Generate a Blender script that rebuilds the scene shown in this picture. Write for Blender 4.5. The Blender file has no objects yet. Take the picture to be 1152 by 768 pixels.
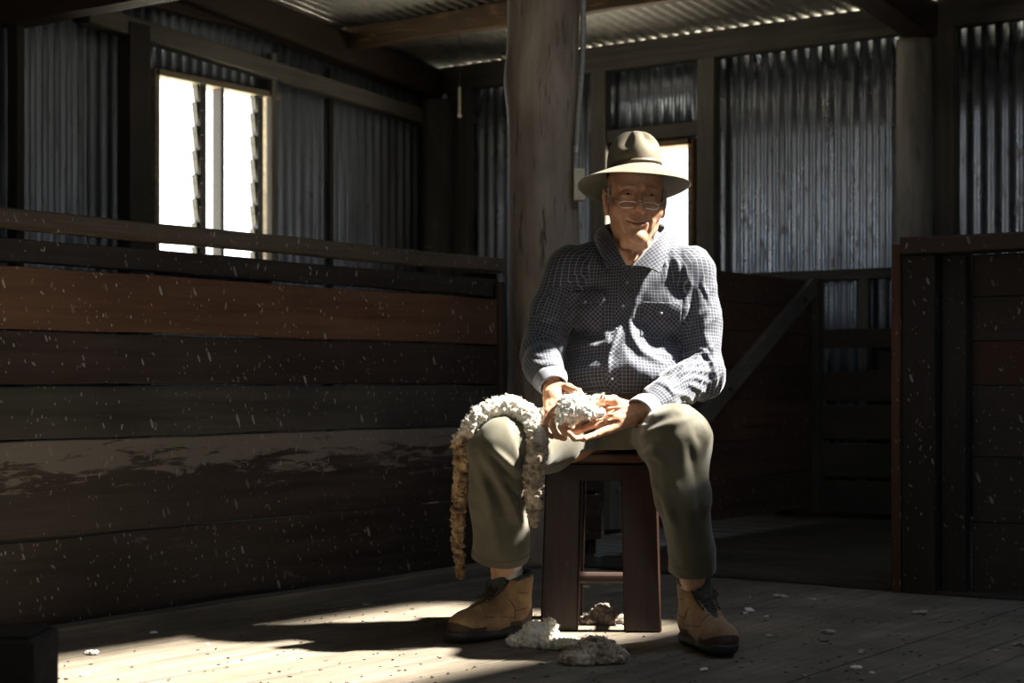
import bpy, bmesh, math, random
import numpy as np
from mathutils import Vector, Matrix
random.seed(7); RNG = np.random.RandomState(11)
C = bpy.context.scene.collection
PI = math.pi
TH = math.radians(35.5); ST, CT = math.sin(TH), math.cos(TH)
F = 1900.0; CH = 0.71; HZ = 432.0

# ------------------------------------------------------------------ placing
def cw(x, y, z=0.0):
    """from 'seen from the doorway' axes (x right, y away) to the shed's axes"""
    return Vector((CT*x - ST*y, ST*x + CT*y, z))
def P(px, py, d):
    return np.array([(px-576)/F*d, d, CH-(py-HZ)/F*d])
def onX(px, X0):
    r = (px-576)/F; y = -X0/(ST-CT*r); return ST*r*y + CT*y, y
def onY(px, Y0):
    r = (px-576)/F; y = Y0/(CT+ST*r); return CT*r*y - ST*y, y
def zat(py, d): return CH-(py-HZ)/F*d

# ------------------------------------------------------------------ objects
def tag(o, label=None, cat=None, group=None, kind=None):
    if label: o['label'] = label
    if cat: o['category'] = cat
    if group: o['group'] = group
    if kind: o['kind'] = kind
    return o
def link(name, me, mats, parent=None, loc=None, rotz=0, smooth=False):
    o = bpy.data.objects.new(name, me); C.objects.link(o)
    if not isinstance(mats, (list, tuple)): mats = [mats]
    for m in mats:
        if m: me.materials.append(m)
    if parent: o.parent = parent
    if loc is not None: o.location = loc
    o.rotation_euler = (0, 0, rotz)
    if smooth:
        me.polygons.foreach_set('use_smooth', [True]*len(me.polygons))
    return o
def empty(name, loc, rotz, label, cat, group=None):
    o = bpy.data.objects.new(name, None); C.objects.link(o)
    o.empty_display_size = 0.1
    o.location = loc; o.rotation_euler = (0, 0, rotz)
    return tag(o, label, cat, group)
def mesh_np(name, V, Fc):
    me = bpy.data.meshes.new(name)
    me.from_pydata([tuple(v) for v in V], [], [tuple(f) for f in Fc]); me.update()
    return me
def mesh_fast(name, V, Q):
    me = bpy.data.meshes.new(name)
    n = len(Q); k = Q.shape[1]
    me.vertices.add(len(V)); me.vertices.foreach_set('co', np.asarray(V, np.float32).ravel())
    me.loops.add(n*k); me.loops.foreach_set('vertex_index', Q.astype(np.int32).ravel())
    me.polygons.add(n); me.polygons.foreach_set('loop_start', np.arange(0, n*k, k, dtype=np.int32))
    me.polygons.foreach_set('loop_total', np.full(n, k, np.int32))
    me.update(calc_edges=True); me.validate()
    return me

class MB:
    """collects shapes into one mesh"""
    def __init__(s): s.bm = bmesh.new()
    def box(s, x0, x1, y0, y1, z0, z1, bev=0.0, M=None, seg=1):
        b = bmesh.new()
        r = bmesh.ops.create_cube(b, size=1.0)
        for v in b.verts:
            v.co = Vector((x0+(v.co.x+.5)*(x1-x0), y0+(v.co.y+.5)*(y1-y0), z0+(v.co.z+.5)*(z1-z0)))
        if bev > 0: bmesh.ops.bevel(b, geom=b.edges[:], offset=bev, segments=seg, affect='EDGES', profile=.6)
        if M is not None: bmesh.ops.transform(b, matrix=M, verts=b.verts)
        s._join(b); return s
    def _join(s, b):
        me = bpy.data.meshes.new('t'); b.to_mesh(me); b.free(); s.bm.from_mesh(me); bpy.data.meshes.remove(me)
    def rough_board(s, axis, a0, a1, u0, u1, z0, z1, amp=.003, step=.12, bev=.003, seed=0, uaxis=None):
        """a sawn board along axis ('x','y' or 'z'): wavy worn edges.  u = the thin direction, z/other = the broad"""
        rr = random.Random(seed)
        n = max(2, int(abs(a1-a0)/step)); ph = [rr.uniform(0, 6.28) for _ in range(8)]
        rows = []
        for i in range(n+1):
            t = i/n; a = a0+(a1-a0)*t
            def w(k): return amp*(.6*math.sin(a*5.1+ph[k])+.4*math.sin(a*13.7+ph[k+1]))
            U0, U1, Z0, Z1 = u0+w(0)*.3, u1+w(1)*.3, z0+w(2), z1+w(3)
            b = bev
            sec = [(U0+b, Z0), (U1-b, Z0), (U1, Z0+b), (U1, Z1-b), (U1-b, Z1), (U0+b, Z1), (U0, Z1-b), (U0, Z0+b)]
            row = []
            for (u, z) in sec:
                if axis == 'y': p = (u, a, z)
                elif axis == 'x': p = (a, u, z)
                else: p = (u, z, a)
                row.append(s.bm.verts.new(p))
            rows.append(row)
        for i in range(n):
            for k in range(8):
                s.bm.faces.new((rows[i][k], rows[i][(k+1) % 8], rows[i+1][(k+1) % 8], rows[i+1][k]))
        s.bm.faces.new(rows[0]); s.bm.faces.new(rows[-1][::-1])
        return s
    def tube(s, pts, rad, n=12, caps=True, squash=None):
        pts = [Vector(p) for p in pts]; m = len(pts)
        if not hasattr(rad, '__len__'): rad = [rad]*m
        t0 = (pts[1]-pts[0]).normalized()
        ref = Vector((0, 0, 1)) if abs(t0.z) < .9 else Vector((1, 0, 0))
        nrm = t0.cross(ref).normalized(); rings = []
        for i in range(m):
            t = (pts[min(i+1, m-1)]-pts[max(i-1, 0)]).normalized()
            nrm = (nrm - t*nrm.dot(t)).normalized(); bi = t.cross(nrm)
            rings.append([s.bm.verts.new(pts[i]+(nrm*math.cos(2*PI*k/n)+bi*math.sin(2*PI*k/n))*rad[i]) for k in range(n)])
        for i in range(m-1):
            for k in range(n):
                s.bm.faces.new((rings[i][k], rings[i][(k+1) % n], rings[i+1][(k+1) % n], rings[i+1][k]))
        if caps: s.bm.faces.new(rings[0][::-1]); s.bm.faces.new(rings[-1])
        return s
    def ball(s, c, r, sub=2, sc=(1, 1, 1), M=None):
        b = bmesh.new(); bmesh.ops.create_icosphere(b, subdivisions=sub, radius=r)
        for v in b.verts: v.co = Vector((v.co.x*sc[0], v.co.y*sc[1], v.co.z*sc[2]))
        if M is not None: bmesh.ops.transform(b, matrix=M, verts=b.verts)
        for v in b.verts: v.co += Vector(c)
        s._join(b); return s
    def build(s, name, mats, parent=None, loc=None, rotz=0, smooth=False, shift=None):
        bmesh.ops.recalc_face_normals(s.bm, faces=s.bm.faces)
        me = bpy.data.meshes.new(name)
        if shift is not None: bmesh.ops.translate(s.bm, vec=Vector(shift), verts=s.bm.verts)
        s.bm.to_mesh(me); s.bm.free()
        return link(name, me, mats, parent, loc, rotz, smooth)

# ------------------------------------------------------------------ noise
def _hash(ix, iy, iz):
    h = (ix.astype(np.int64)*374761393 + iy.astype(np.int64)*668265263 + iz.astype(np.int64)*1274126177) & 0x7fffffff
    h = ((h ^ (h >> 13))*1274126177) & 0x7fffffff
    return ((h ^ (h >> 16)) & 0xffff)/65535.0*2-1
def vnoise(p, seed=0):
    p = np.asarray(p)+seed*17.31
    i = np.floor(p).astype(np.int64); f = p-i; f = f*f*(3-2*f)
    r = 0
    for dx in (0, 1):
        wx = f[..., 0] if dx else 1-f[..., 0]
        for dy in (0, 1):
            wy = f[..., 1] if dy else 1-f[..., 1]
            for dz in (0, 1):
                wz = f[..., 2] if dz else 1-f[..., 2]
                r = r + wx*wy*wz*_hash(i[..., 0]+dx, i[..., 1]+dy, i[..., 2]+dz)
    return r
def fbm(p, o=3, seed=0):
    r = 0; a = 1
    for k in range(o): r = r+a*vnoise(p*(2**k), seed+k); a *= .5
    return r

# ------------------------------------------------------------------ solid modelling on a grid
class SDF:
    def __init__(s, lo, hi, h):
        s.lo = np.array(lo, float); s.h = h
        s.n = np.ceil((np.array(hi)-s.lo)/h).astype(int)+1
        s.f = np.full(tuple(s.n), .05, np.float32)
    def _win(s, lo, hi):
        a = np.maximum(0, np.floor((np.array(lo)-s.lo)/s.h).astype(int)); b = np.minimum(s.n, np.ceil((np.array(hi)-s.lo)/s.h).astype(int)+1)
        if np.any(b <= a): return None, None
        sl = tuple(slice(a[i], b[i]) for i in range(3))
        ax = [s.lo[i]+s.h*np.arange(a[i], b[i]) for i in range(3)]
        X, Y, Z = np.meshgrid(*ax, indexing='ij'); return sl, np.stack([X, Y, Z], -1)
    def _comb(s, sl, d, k, op):
        o = s.f[sl]
        if op == 'add':
            if k > 0:
                h = np.clip(.5+.5*(o-d)/k, 0, 1); r = o*(1-h)+d*h-k*h*(1-h)
            else: r = np.minimum(o, d)
        elif op == 'sub':
            d = -d
            if k > 0:
                h = np.clip(.5-.5*(o-d)/k, 0, 1); r = o*(1-h)+d*h+k*h*(1-h)
            else: r = np.maximum(o, d)
        s.f[sl] = r
    def cone(s, a, b, ra, rb, k=.01, op='add', sq=None):
        a = np.array(a, float); b = np.array(b, float); R = max(ra, rb)*(1.0 if sq is None else max(1, 1/sq[1]))+k+.012
        sl, p = s._win(np.minimum(a, b)-R, np.maximum(a, b)+R)
        if sl is None: return s
        if sq is not None:      # sq=(axis, factor): stretch the section along axis by 1/factor
            ax = np.array(sq[0], float); ax /= np.linalg.norm(ax); fct = sq[1]
            ab0 = (b-a)
            t = np.clip(((p-a)@ab0)/(ab0@ab0+1e-12), 0, 1)[..., None]
            q = p-(a+ab0*t); c = (q@ax)[..., None]*ax; q = q-c+c*fct
            d = np.linalg.norm(q, axis=-1)-(ra+(rb-ra)*t[..., 0])
            d = d/ (fct if fct > 1 else 1)
        else:
            ab = b-a; t = np.clip(((p-a)@ab)/(ab@ab+1e-12), 0, 1)[..., None]
            d = np.linalg.norm(p-(a+ab*t), axis=-1)-(ra+(rb-ra)*t[..., 0])
        s._comb(sl, d, k, op); return s
    def chain(s, pts, rads, k=.01, op='add', sq=None):
        for i in range(len(pts)-1): s.cone(pts[i], pts[i+1], rads[i], rads[i+1], k, op, sq)
        return s
    def ell(s, c, r, k=.01, op='add', M=None):
        c = np.array(c, float); r = np.array(r, float); R = r.max()+k+.012
        sl, p = s._win(c-R, c+R)
        if sl is None: return s
        q = p-c
        if M is not None: q = q@np.array(M)
        k0 = np.linalg.norm(q/r, axis=-1); k1 = np.linalg.norm(q/(r*r), axis=-1)
        d = np.where(k1 > 1e-6, k0*(k0-1)/np.maximum(k1, 1e-6), -r.min())
        s._comb(sl, d, k, op); return s
    def half(s, point, normal):
        """cut away everything on the normal's side of the plane"""
        ax = [s.lo[i]+s.h*np.arange(s.n[i]) for i in range(3)]
        X, Y, Z = np.meshgrid(*ax, indexing='ij', sparse=True)
        n = np.array(normal, float); n /= np.linalg.norm(n)
        d = (X-point[0])*n[0]+(Y-point[1])*n[1]+(Z-point[2])*n[2]
        s.f = np.maximum(s.f, d).astype(np.float32); return s
    def noise(s, amp, scale, seed=0, o=2, sc=(1, 1, 1)):
        m = np.abs(s.f) < .03
        idx = np.argwhere(m); p = s.lo+idx*s.h
        s.f[m] += (amp*fbm(p*scale*np.array(sc), o, seed)).astype(np.float32); return s
    def mesh(s, relax=1):
        f = s.f.copy(); 
        f[0], f[-1] = .05, .05; f[:, 0], f[:, -1] = .05, .05; f[:, :, 0], f[:, :, -1] = .05, .05
        ins = f < 0
        nx, ny, nz = f.shape
        acc = np.zeros((nx-1, ny-1, nz-1, 3), np.float32); cnt = np.zeros((nx-1, ny-1, nz-1), np.float32)
        cs = [(i, j, k) for i in (0, 1) for j in (0, 1) for k in (0, 1)]
        def sub(A, c): return A[c[0]:nx-1+c[0], c[1]:ny-1+c[1], c[2]:nz-1+c[2]]
        tot = sum(sub(ins, c).astype(np.int8) for c in cs)
        act = (tot > 0) & (tot < 8); cells = np.argwhere(act)
        pos = np.zeros((len(cells), 3)); num = np.zeros(len(cells))
        ci = cells
        for a in cs:
            for ax in range(3):
                if a[ax] == 0:
                    b = list(a); b[ax] = 1
                    fa = f[ci[:, 0]+a[0], ci[:, 1]+a[1], ci[:, 2]+a[2]]; fb = f[ci[:, 0]+b[0], ci[:, 1]+b[1], ci[:, 2]+b[2]]
                    x = (fa < 0) != (fb < 0); t = np.where(x, fa/np.where(x, fa-fb, 1), 0)
                    q = np.tile(np.array(a, float), (len(ci), 1)); q[:, ax] += t
                    pos += q*x[:, None]; num += x
        V = s.lo+(cells+pos/num[:, None])*s.h
        ids = np.full(act.shape, -1, np.int64); ids[tuple(cells.T)] = np.arange(len(cells))
        Q = []
        for ax in range(3):
            A = np.moveaxis(ins, ax, 0); I = np.moveaxis(ids, ax, 0)
            d = A[:-1] != A[1:]; d[:, 0, :] = False; d[:, :, 0] = False; d[:, -1, :] = False; d[:, :, -1] = False
            e = np.argwhere(d); 
            if len(e) == 0: continue
            i, j, k = e.T
            v0, v1, v2, v3 = I[i, j-1, k-1], I[i, j, k-1], I[i, j, k], I[i, j-1, k]
            fl = A[i, j, k]
            if ax == 1: fl = ~fl
            q = np.stack([v0, v1, v2, v3], 1); q[~fl] = q[~fl][:, ::-1]; Q.append(q)
        Q = np.concatenate(Q)
        for _ in range(relax): V = laplace(V, Q, .5)
        return V, Q
def laplace(V, Q, w):
    acc = np.zeros_like(V); c = np.zeros(len(V))
    for a in range(Q.shape[1]):
        b = (a+1) % Q.shape[1]
        for (i, j) in ((a, b), (b, a)):
            for ch in range(3): acc[:, ch] += np.bincount(Q[:, i], V[Q[:, j], ch], len(V))
            c += np.bincount(Q[:, i], minlength=len(V))
    return V*(1-w)+w*acc/np.maximum(c, 1)[:, None]
def normals(V, Q):
    n = np.cross(V[Q[:, 2]]-V[Q[:, 0]], V[Q[:, 3]]-V[Q[:, 1]])
    N = np.zeros_like(V)
    for a in range(4):
        for ch in range(3): N[:, ch] += np.bincount(Q[:, a], n[:, ch], len(V))
    return N/np.maximum(np.linalg.norm(N, axis=1), 1e-9)[:, None]
def rot(rx=0, ry=0, rz=0):
    return np.array(Matrix.Rotation(rz, 3, 'Z') @ Matrix.Rotation(ry, 3, 'Y') @ Matrix.Rotation(rx, 3, 'X'))
def spline(pts, n):
    pts = np.array(pts, float); m = len(pts); out = []
    ts = np.linspace(0, m-1, n)
    for t in ts:
        i = min(int(t), m-2); u = t-i
        p0 = pts[max(i-1, 0)]; p1 = pts[i]; p2 = pts[i+1]; p3 = pts[min(i+2, m-1)]
        out.append(.5*((2*p1)+(-p0+p2)*u+(2*p0-5*p1+4*p2-p3)*u*u+(-p0+3*p1-3*p2+p3)*u**3))
    return np.array(out)
# ------------------------------------------------------------------ materials
class NT:
    def __init__(s, name):
        s.m = bpy.data.materials.new(name); s.m.use_nodes = True; s.t = s.m.node_tree
        s.b = s.t.nodes['Principled BSDF']; s.out = s.t.nodes['Material Output']
    def n(s, typ, **kw):
        nd = s.t.nodes.new(typ)
        for k, v in kw.items():
            if k.startswith('_'): setattr(nd, k[1:], v)
            else: nd.inputs[k.replace('__', ' ')].default_value = v
        return nd
    def l(s, a, b): s.t.links.new(a, b)
    def coord(s, scale=(1, 1, 1), rotn=(0, 0, 0), rnd=True, kind='Object'):
        tc = s.n('ShaderNodeTexCoord'); mp = s.n('ShaderNodeMapping')
        mp.inputs['Scale'].default_value = scale; mp.inputs['Rotation'].default_value = rotn
        if rnd:
            oi = s.n('ShaderNodeObjectInfo'); ml = s.n('ShaderNodeVectorMath', _operation='SCALE'); ml.inputs['Scale'].default_value = 37.0
            cb = s.n('ShaderNodeCombineXYZ')
            for i in range(3): s.l(oi.outputs['Random'], cb.inputs[i])
            s.l(cb.outputs[0], ml.inputs[0])
            ad = s.n('ShaderNodeVectorMath', _operation='ADD'); s.l(tc.outputs[kind], ad.inputs[0]); s.l(ml.outputs[0], ad.inputs[1])
            s.l(ad.outputs[0], mp.inputs[0])
        else: s.l(tc.outputs[kind], mp.inputs[0])
        return mp.outputs[0]
    def noise(s, vec, scale, detail=4, rough=.55, dist=0):
        nd = s.n('ShaderNodeTexNoise'); nd.inputs['Scale'].default_value = scale; nd.inputs['Detail'].default_value = detail
        nd.inputs['Roughness'].default_value = rough; nd.inputs['Distortion'].default_value = dist
        s.l(vec, nd.inputs['Vector']); return nd.outputs['Fac']
    def ramp(s, fac, stops, interp='LINEAR'):
        r = s.n('ShaderNodeValToRGB'); e = r.color_ramp; e.interpolation = interp
        while len(e.elements) < len(stops): e.elements.new(.5)
        for el, (p, c) in zip(e.elements, stops):
            el.position = p; el.color = (c if hasattr(c, '__len__') else (c, c, c))[:3]+(1,) if hasattr(c, '__len__') else (c, c, c, 1)
        s.l(fac, r.inputs[0]); return r.outputs[0]
    def mix(s, f, a, b, mode='MIX'):
        m = s.n('ShaderNodeMix', _data_type='RGBA', _blend_type=mode)
        for v, i in ((f, 0), (a, 6), (b, 7)):
            if hasattr(v, 'is_linked') or hasattr(v, 'links'): s.l(v, m.inputs[i])
            elif i == 0: m.inputs[0].default_value = v
            else: m.inputs[i].default_value = tuple(v)+(1,) if len(v) == 3 else v
        return m.outputs[2]
    def math(s, op, a, b=None, c=None):
        m = s.n('ShaderNodeMath', _operation=op)
        for i, v in enumerate((a, b, c)):
            if v is None: continue
            if hasattr(v, 'links'): s.l(v, m.inputs[i])
            else: m.inputs[i].default_value = v
        return m.outputs[0]
    def bump(s, h, strength=.3, dist=.01, prev=None):
        b = s.n('ShaderNodeBump'); b.inputs['Strength'].default_value = strength; b.inputs['Distance'].default_value = dist
        s.l(h, b.inputs['Height'])
        if prev is not None: s.l(prev, b.inputs['Normal'])
        return b.outputs[0]
    def fin(s, col=None, rough=None, nrm=None, metal=None, **kw):
        for v, k in ((col, 'Base Color'), (rough, 'Roughness'), (metal, 'Metallic')):
            if v is None: continue
            if hasattr(v, 'links'): s.l(v, s.b.inputs[k])
            elif hasattr(v, '__len__'): s.b.inputs[k].default_value = tuple(v)+(1,)
            else: s.b.inputs[k].default_value = v
        if nrm is not None: s.l(nrm, s.b.inputs['Normal'])
        for k, v in kw.items(): s.b.inputs[k.replace('__', ' ')].default_value = v
        return s.m

def flecks(t, axis):
    """pale streaks and drops stuck on the boards. axis: which object axis is the run of the board"""
    tc = t.n('ShaderNodeTexCoord'); sp = t.n('ShaderNodeSeparateXYZ'); t.l(tc.outputs['Object'], sp.inputs[0])
    oi = t.n('ShaderNodeObjectInfo')
    a = sp.outputs['XYZ'.index(axis)] if axis != 'Z' else t.math('ADD', sp.outputs[0], sp.outputs[1]); z = sp.outputs[2]
    res = None
    for k, (sk, sa, sz, thr, keep) in enumerate(((.35, 42, 15, .17, .66), (-.22, 60, 22, .17, .66), (.9, 34, 30, .13, .70), (.15, 80, 44, .18, .6))):
        aa = t.math('MULTIPLY_ADD', z, sk, a); cb = t.n('ShaderNodeCombineXYZ')
        t.l(t.math('MULTIPLY', aa, sa), cb.inputs[0]); t.l(t.math('MULTIPLY', z, sz), cb.inputs[1])
        t.l(t.math('MULTIPLY_ADD', oi.outputs['Random'], 50, k*3.3), cb.inputs[2])
        vo = t.n('ShaderNodeTexVoronoi', _voronoi_dimensions='3D'); vo.inputs['Scale'].default_value = 1.0; vo.inputs['Randomness'].default_value = 1
        t.l(cb.outputs[0], vo.inputs['Vector'])
        hs = t.n('ShaderNodeSeparateColor'); t.l(vo.outputs['Color'], hs.inputs[0])
        m1 = t.math('LESS_THAN', vo.outputs['Distance'], t.math('MULTIPLY', hs.outputs[1], thr*1.5)); m2 = t.math('GREATER_THAN', hs.outputs[0], keep)
        m = t.math('MULTIPLY', t.math('MULTIPLY', m1, m2), t.math('MULTIPLY_ADD', hs.outputs[2], .8, .2))
        res = m if res is None else t.math('MAXIMUM', res, m)
    return res

def wood(name, c0, c1, axis='Y', rough=.6, fleck=0.0, worn=None, wornamt=.5, bump=.5, scale=1.0, spec=.3, wornz=None):
    t = NT(name); ix = 'XYZ'.index(axis)
    sc = [26*scale]*3; sc[ix] = 1.3*scale; v = t.coord(tuple(sc))
    g = t.noise(v, 1.0, 6, .62, .3)
    sc2 = [120*scale]*3; sc2[ix] = 4*scale; g2 = t.noise(t.coord(tuple(sc2)), 1.0, 3, .6)
    big = t.noise(t.coord((2, 2, 2)), 1.0, 3)
    f = t.math('MULTIPLY_ADD', g2, .35, t.math('MULTIPLY', g, .75))
    col = t.ramp(f, [(.36, c0), (.66, c1)])
    col = t.mix(t.ramp(big, [(.35, .0), (.7, .55)]), col, tuple(x*.55 for x in c0))
    if worn:
        sc3 = [34]*3; sc3[ix] = 5; w = t.noise(t.coord(tuple(sc3)), 1.0, 8, .7, .6)
        if wornz:
            tc = t.n('ShaderNodeTexCoord'); sp = t.n('ShaderNodeSeparateXYZ'); t.l(tc.outputs['Object'], sp.inputs[0])
            mr = t.n('ShaderNodeMapRange'); t.l(sp.outputs[2], mr.inputs[0]); mr.inputs[1].default_value = wornz[0]; mr.inputs[2].default_value = wornz[1]
            mr.inputs[3].default_value = -.22; mr.inputs[4].default_value = .18
            w = t.math('ADD', w, mr.outputs[0])
        col = t.mix(t.ramp(w, [(1-wornamt-.03, .0), (1-wornamt+.03, .9)]), col, worn)
    nr = t.bump(f, bump, .004)
    if fleck > 0:
        m = t.math('MULTIPLY', flecks(t, axis), fleck)
        col = t.mix(m, col, (.42, .40, .36))
    return t.fin(col, t.ramp(g, [(.3, rough-.12), (.7, rough+.15)]), nr, Specular__IOR__Level=spec)

def metal_sheet(name, base=(.42, .43, .45), stain=(.14, .12, .10), rough=.34, axis='Z', metal=.85):
    t = NT(name)
    v = t.coord((7, 7, 1.1), rnd=False); n1 = t.noise(v, 1.0, 5, .6, .2)
    n2 = t.noise(t.coord((30, 30, 9), rnd=False), 1.0, 5, .7)
    n3 = t.noise(t.coord((60, 60, 60), rnd=False), 1.0, 3, .6)
    col = t.ramp(n1, [(.3, tuple(b*.55 for b in base)), (.62, base)])
    col = t.mix(t.ramp(n2, [(.56, 0.0), (.68, .8)]), col, stain)
    r = t.ramp(n1, [(.3, rough+.22), (.7, rough)])
    mt = t.ramp(n2, [(.5, metal), (.68, .15)])
    return t.fin(col, r, t.bump(n3, .12, .003), mt)

def plain(name, col, rough=.5, metal=0, bump=0, bscale=80, var=.25, **kw):
    t = NT(name); n = t.noise(t.coord((1, 1, 1)), bscale, 4)
    c = t.ramp(n, [(.3, tuple(x*(1-var) for x in col)), (.7, tuple(min(1, x*(1+var)) for x in col))])
    return t.fin(c, rough, t.bump(n, bump, .002) if bump else None, metal, **kw)
# ------------------------------------------------------------------ the shed
XL, YB, XR, YF = -6.84, 8.72, 3.4, -3.2      # left, back, right and front walls
RZ = lambda Y: 2.75+.10*(YB-Y)                # underside of the roof
FX = -3.80                                    # the face of the long fence
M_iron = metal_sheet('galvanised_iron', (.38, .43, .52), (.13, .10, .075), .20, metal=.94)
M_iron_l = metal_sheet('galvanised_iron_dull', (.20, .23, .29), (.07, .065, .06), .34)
M_roof = metal_sheet('roof_iron', (.62, .62, .58), (.25, .23, .19), .33, metal=.7)
M_frame = wood('grey_framing', (.075, .072, .065), (.16, .15, .135), 'Z', .7)
M_framey = wood('grey_framing_along', (.07, .066, .06), (.15, .14, .125), 'Y', .7)
M_framex = wood('grey_framing_across', (.055, .053, .048), (.13, .122, .108), 'X', .7)
M_beam = wood('brown_beam', (.035, .020, .012), (.11, .065, .035), 'X', .65, worn=(.16, .10, .05), wornamt=.42)
M_raft = wood('dark_rafter', (.022, .015, .011), (.05, .033, .024), 'Y', .7)

def corrugated(name, axis, c, a0, a1, z0, ztop, holes, mat, thick=.0, sub=8, pitch=.076, amp=.009, sgn=1):
    """upright sheet. axis 'x': runs along X at Y=c; axis 'y': runs along Y at X=c"""
    n = int((a1-a0)/pitch*sub); A = np.linspace(a0, a1, n+1)
    cuts = sorted({z0}|{h[2] for h in holes}|{h[3] for h in holes})
    V = []; Fc = []; idx = {}
    zt = [ztop(a) if callable(ztop) else ztop for a in A]
    lv = cuts+[None]
    for i, a in enumerate(A):
        w = amp*math.sin(2*PI*a/pitch)
        for j, z in enumerate(lv):
            zz = zt[i] if z is None else z
            idx[i, j] = len(V); V.append((a, c+w, zz) if axis == 'x' else (c+w, a, zz))
    for i in range(n):
        am = (A[i]+A[i+1])/2
        for j in range(len(lv)-1):
            zl = lv[j]; zh = lv[j+1] if lv[j+1] is not None else 99
            if any(h[0] < am < h[1] and zl >= h[2]-1e-6 and zh <= h[3]+1e-6 for h in holes): continue
            Fc.append((idx[i, j], idx[i+1, j], idx[i+1, j+1], idx[i, j+1]))
    me = mesh_np(name, V, Fc)
    o = link(name, me, mat, smooth=True)
    sm = o.modifiers.new('thickness', 'SOLIDIFY'); sm.thickness = .0012; sm.offset = 0
    return tag(o, kind='structure')

# windows -------------------------------------------------
WLy0, WLy1 = onX(173, XL)[0], onX(305, XL)[0]; WLm = onX(245, XL)[0]
WLz0, WLz1 = 1.35, 2.365
WBx0, WBx1 = onY(678, YB)[0], onY(779, YB)[0]; WBz0, WBz1 = 1.15, 2.115
DFy0, DFy1, DFz = -2.9, -1.35, 2.30                # doorway in the right wall, behind the camera
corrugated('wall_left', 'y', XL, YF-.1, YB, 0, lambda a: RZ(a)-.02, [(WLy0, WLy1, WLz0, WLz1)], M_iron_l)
corrugated('wall_back', 'x', YB, XL-.1, XR+.1, 0, RZ(YB)+.006, [(WBx0, WBx1, WBz0, WBz1)], M_iron)
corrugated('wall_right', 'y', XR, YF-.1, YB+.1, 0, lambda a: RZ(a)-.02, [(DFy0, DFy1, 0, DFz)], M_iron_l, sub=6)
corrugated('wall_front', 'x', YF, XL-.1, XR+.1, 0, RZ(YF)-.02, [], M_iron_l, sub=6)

# roof: corrugated sheets with one sheet missing (the sun comes through there)
SKx0, SKx1, SKy0, SKy1 = -1.34, -.45, 3.50, 5.88
pitch = .076; ov = .35
n = int((XR-XL+2*ov)/pitch*8); A = np.linspace(XL-ov, XR+ov, n+1); ys = [YF-.3, SKy0, SKy1, YB+.03]
V = []; Fc = []
for a in A:
    for y in ys: V.append((a, y, RZ(y)+.012+.009*math.sin(2*PI*a/pitch)))
for i in range(n):
    for j in range(3):
        am = (A[i]+A[i+1])/2
        if j == 1 and SKx0 < am < SKx1: continue
        b = i*4+j; Fc.append((b, b+4, b+5, b+1))
o = link('ceiling', mesh_np('ceiling', V, Fc), M_roof, smooth=True); tag(o, kind='structure')
sm = o.modifiers.new('thickness', 'SOLIDIFY'); sm.thickness = .0012; sm.offset = 0

# floor: worn boards running along the fence, and the slatted pen floor beyond the sill
M_floor = NT('floor_boards'); t = M_floor
at = t.n('ShaderNodeAttribute', _attribute_name='board'); rb = at.outputs['Fac']
def floor_mat(t, ix, c0, c1):
    tc = t.n('ShaderNodeTexCoord'); ad = t.n('ShaderNodeVectorMath', _operation='ADD'); cb = t.n('ShaderNodeCombineXYZ')
    for i in range(3): t.l(t.math('MULTIPLY', rb, 31.7), cb.inputs[i])
    t.l(tc.outputs['Object'], ad.inputs[0]); t.l(cb.outputs[0], ad.inputs[1])
    mp = t.n('ShaderNodeMapping'); sc = [30]*3; sc[ix] = 1.6; mp.inputs['Scale'].default_value = sc; t.l(ad.outputs[0], mp.inputs[0])
    g = t.noise(mp.outputs[0], 1, 6, .65, .4)
    mp2 = t.n('ShaderNodeMapping'); mp2.inputs['Scale'].default_value = (3, 3, 3); t.l(tc.outputs['Object'], mp2.inputs[0])
    d = t.noise(mp2.outputs[0], 1, 6, .65)
    mp3 = t.n('ShaderNodeMapping'); mp3.inputs['Scale'].default_value = (70, 70, 70); t.l(tc.outputs['Object'], mp3.inputs[0])
    e = t.noise(mp3.outputs[0], 1, 4, .6)
    col = t.ramp(g, [(.32, c0), (.68, c1)])
    col = t.mix(t.ramp(rb, [(0, 0.0), (1, .35)]), col, tuple(x*.6 for x in c0))
    col = t.mix(t.ramp(d, [(.42, .0), (.66, .7)]), col, (.10, .088, .07))
    col = t.mix(t.ramp(e, [(.66, 0.0), (.74, .8)]), col, (.03, .025, .02))
    return t.fin(col, t.ramp(d, [(.3, .45), (.7, .75)]), t.bump(g, .5, .004), Specular__IOR__Level=.12)
floor_m = floor_mat(t, 1, (.135, .112, .085), (.29, .252, .197))
t = NT('pen_slats'); at = t.n('ShaderNodeAttribute', _attribute_name='board'); rb = at.outputs['Fac']
pen_m = floor_mat(t, 0, (.04, .035, .028), (.10, .09, .072))
SILL = 5.50
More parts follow.
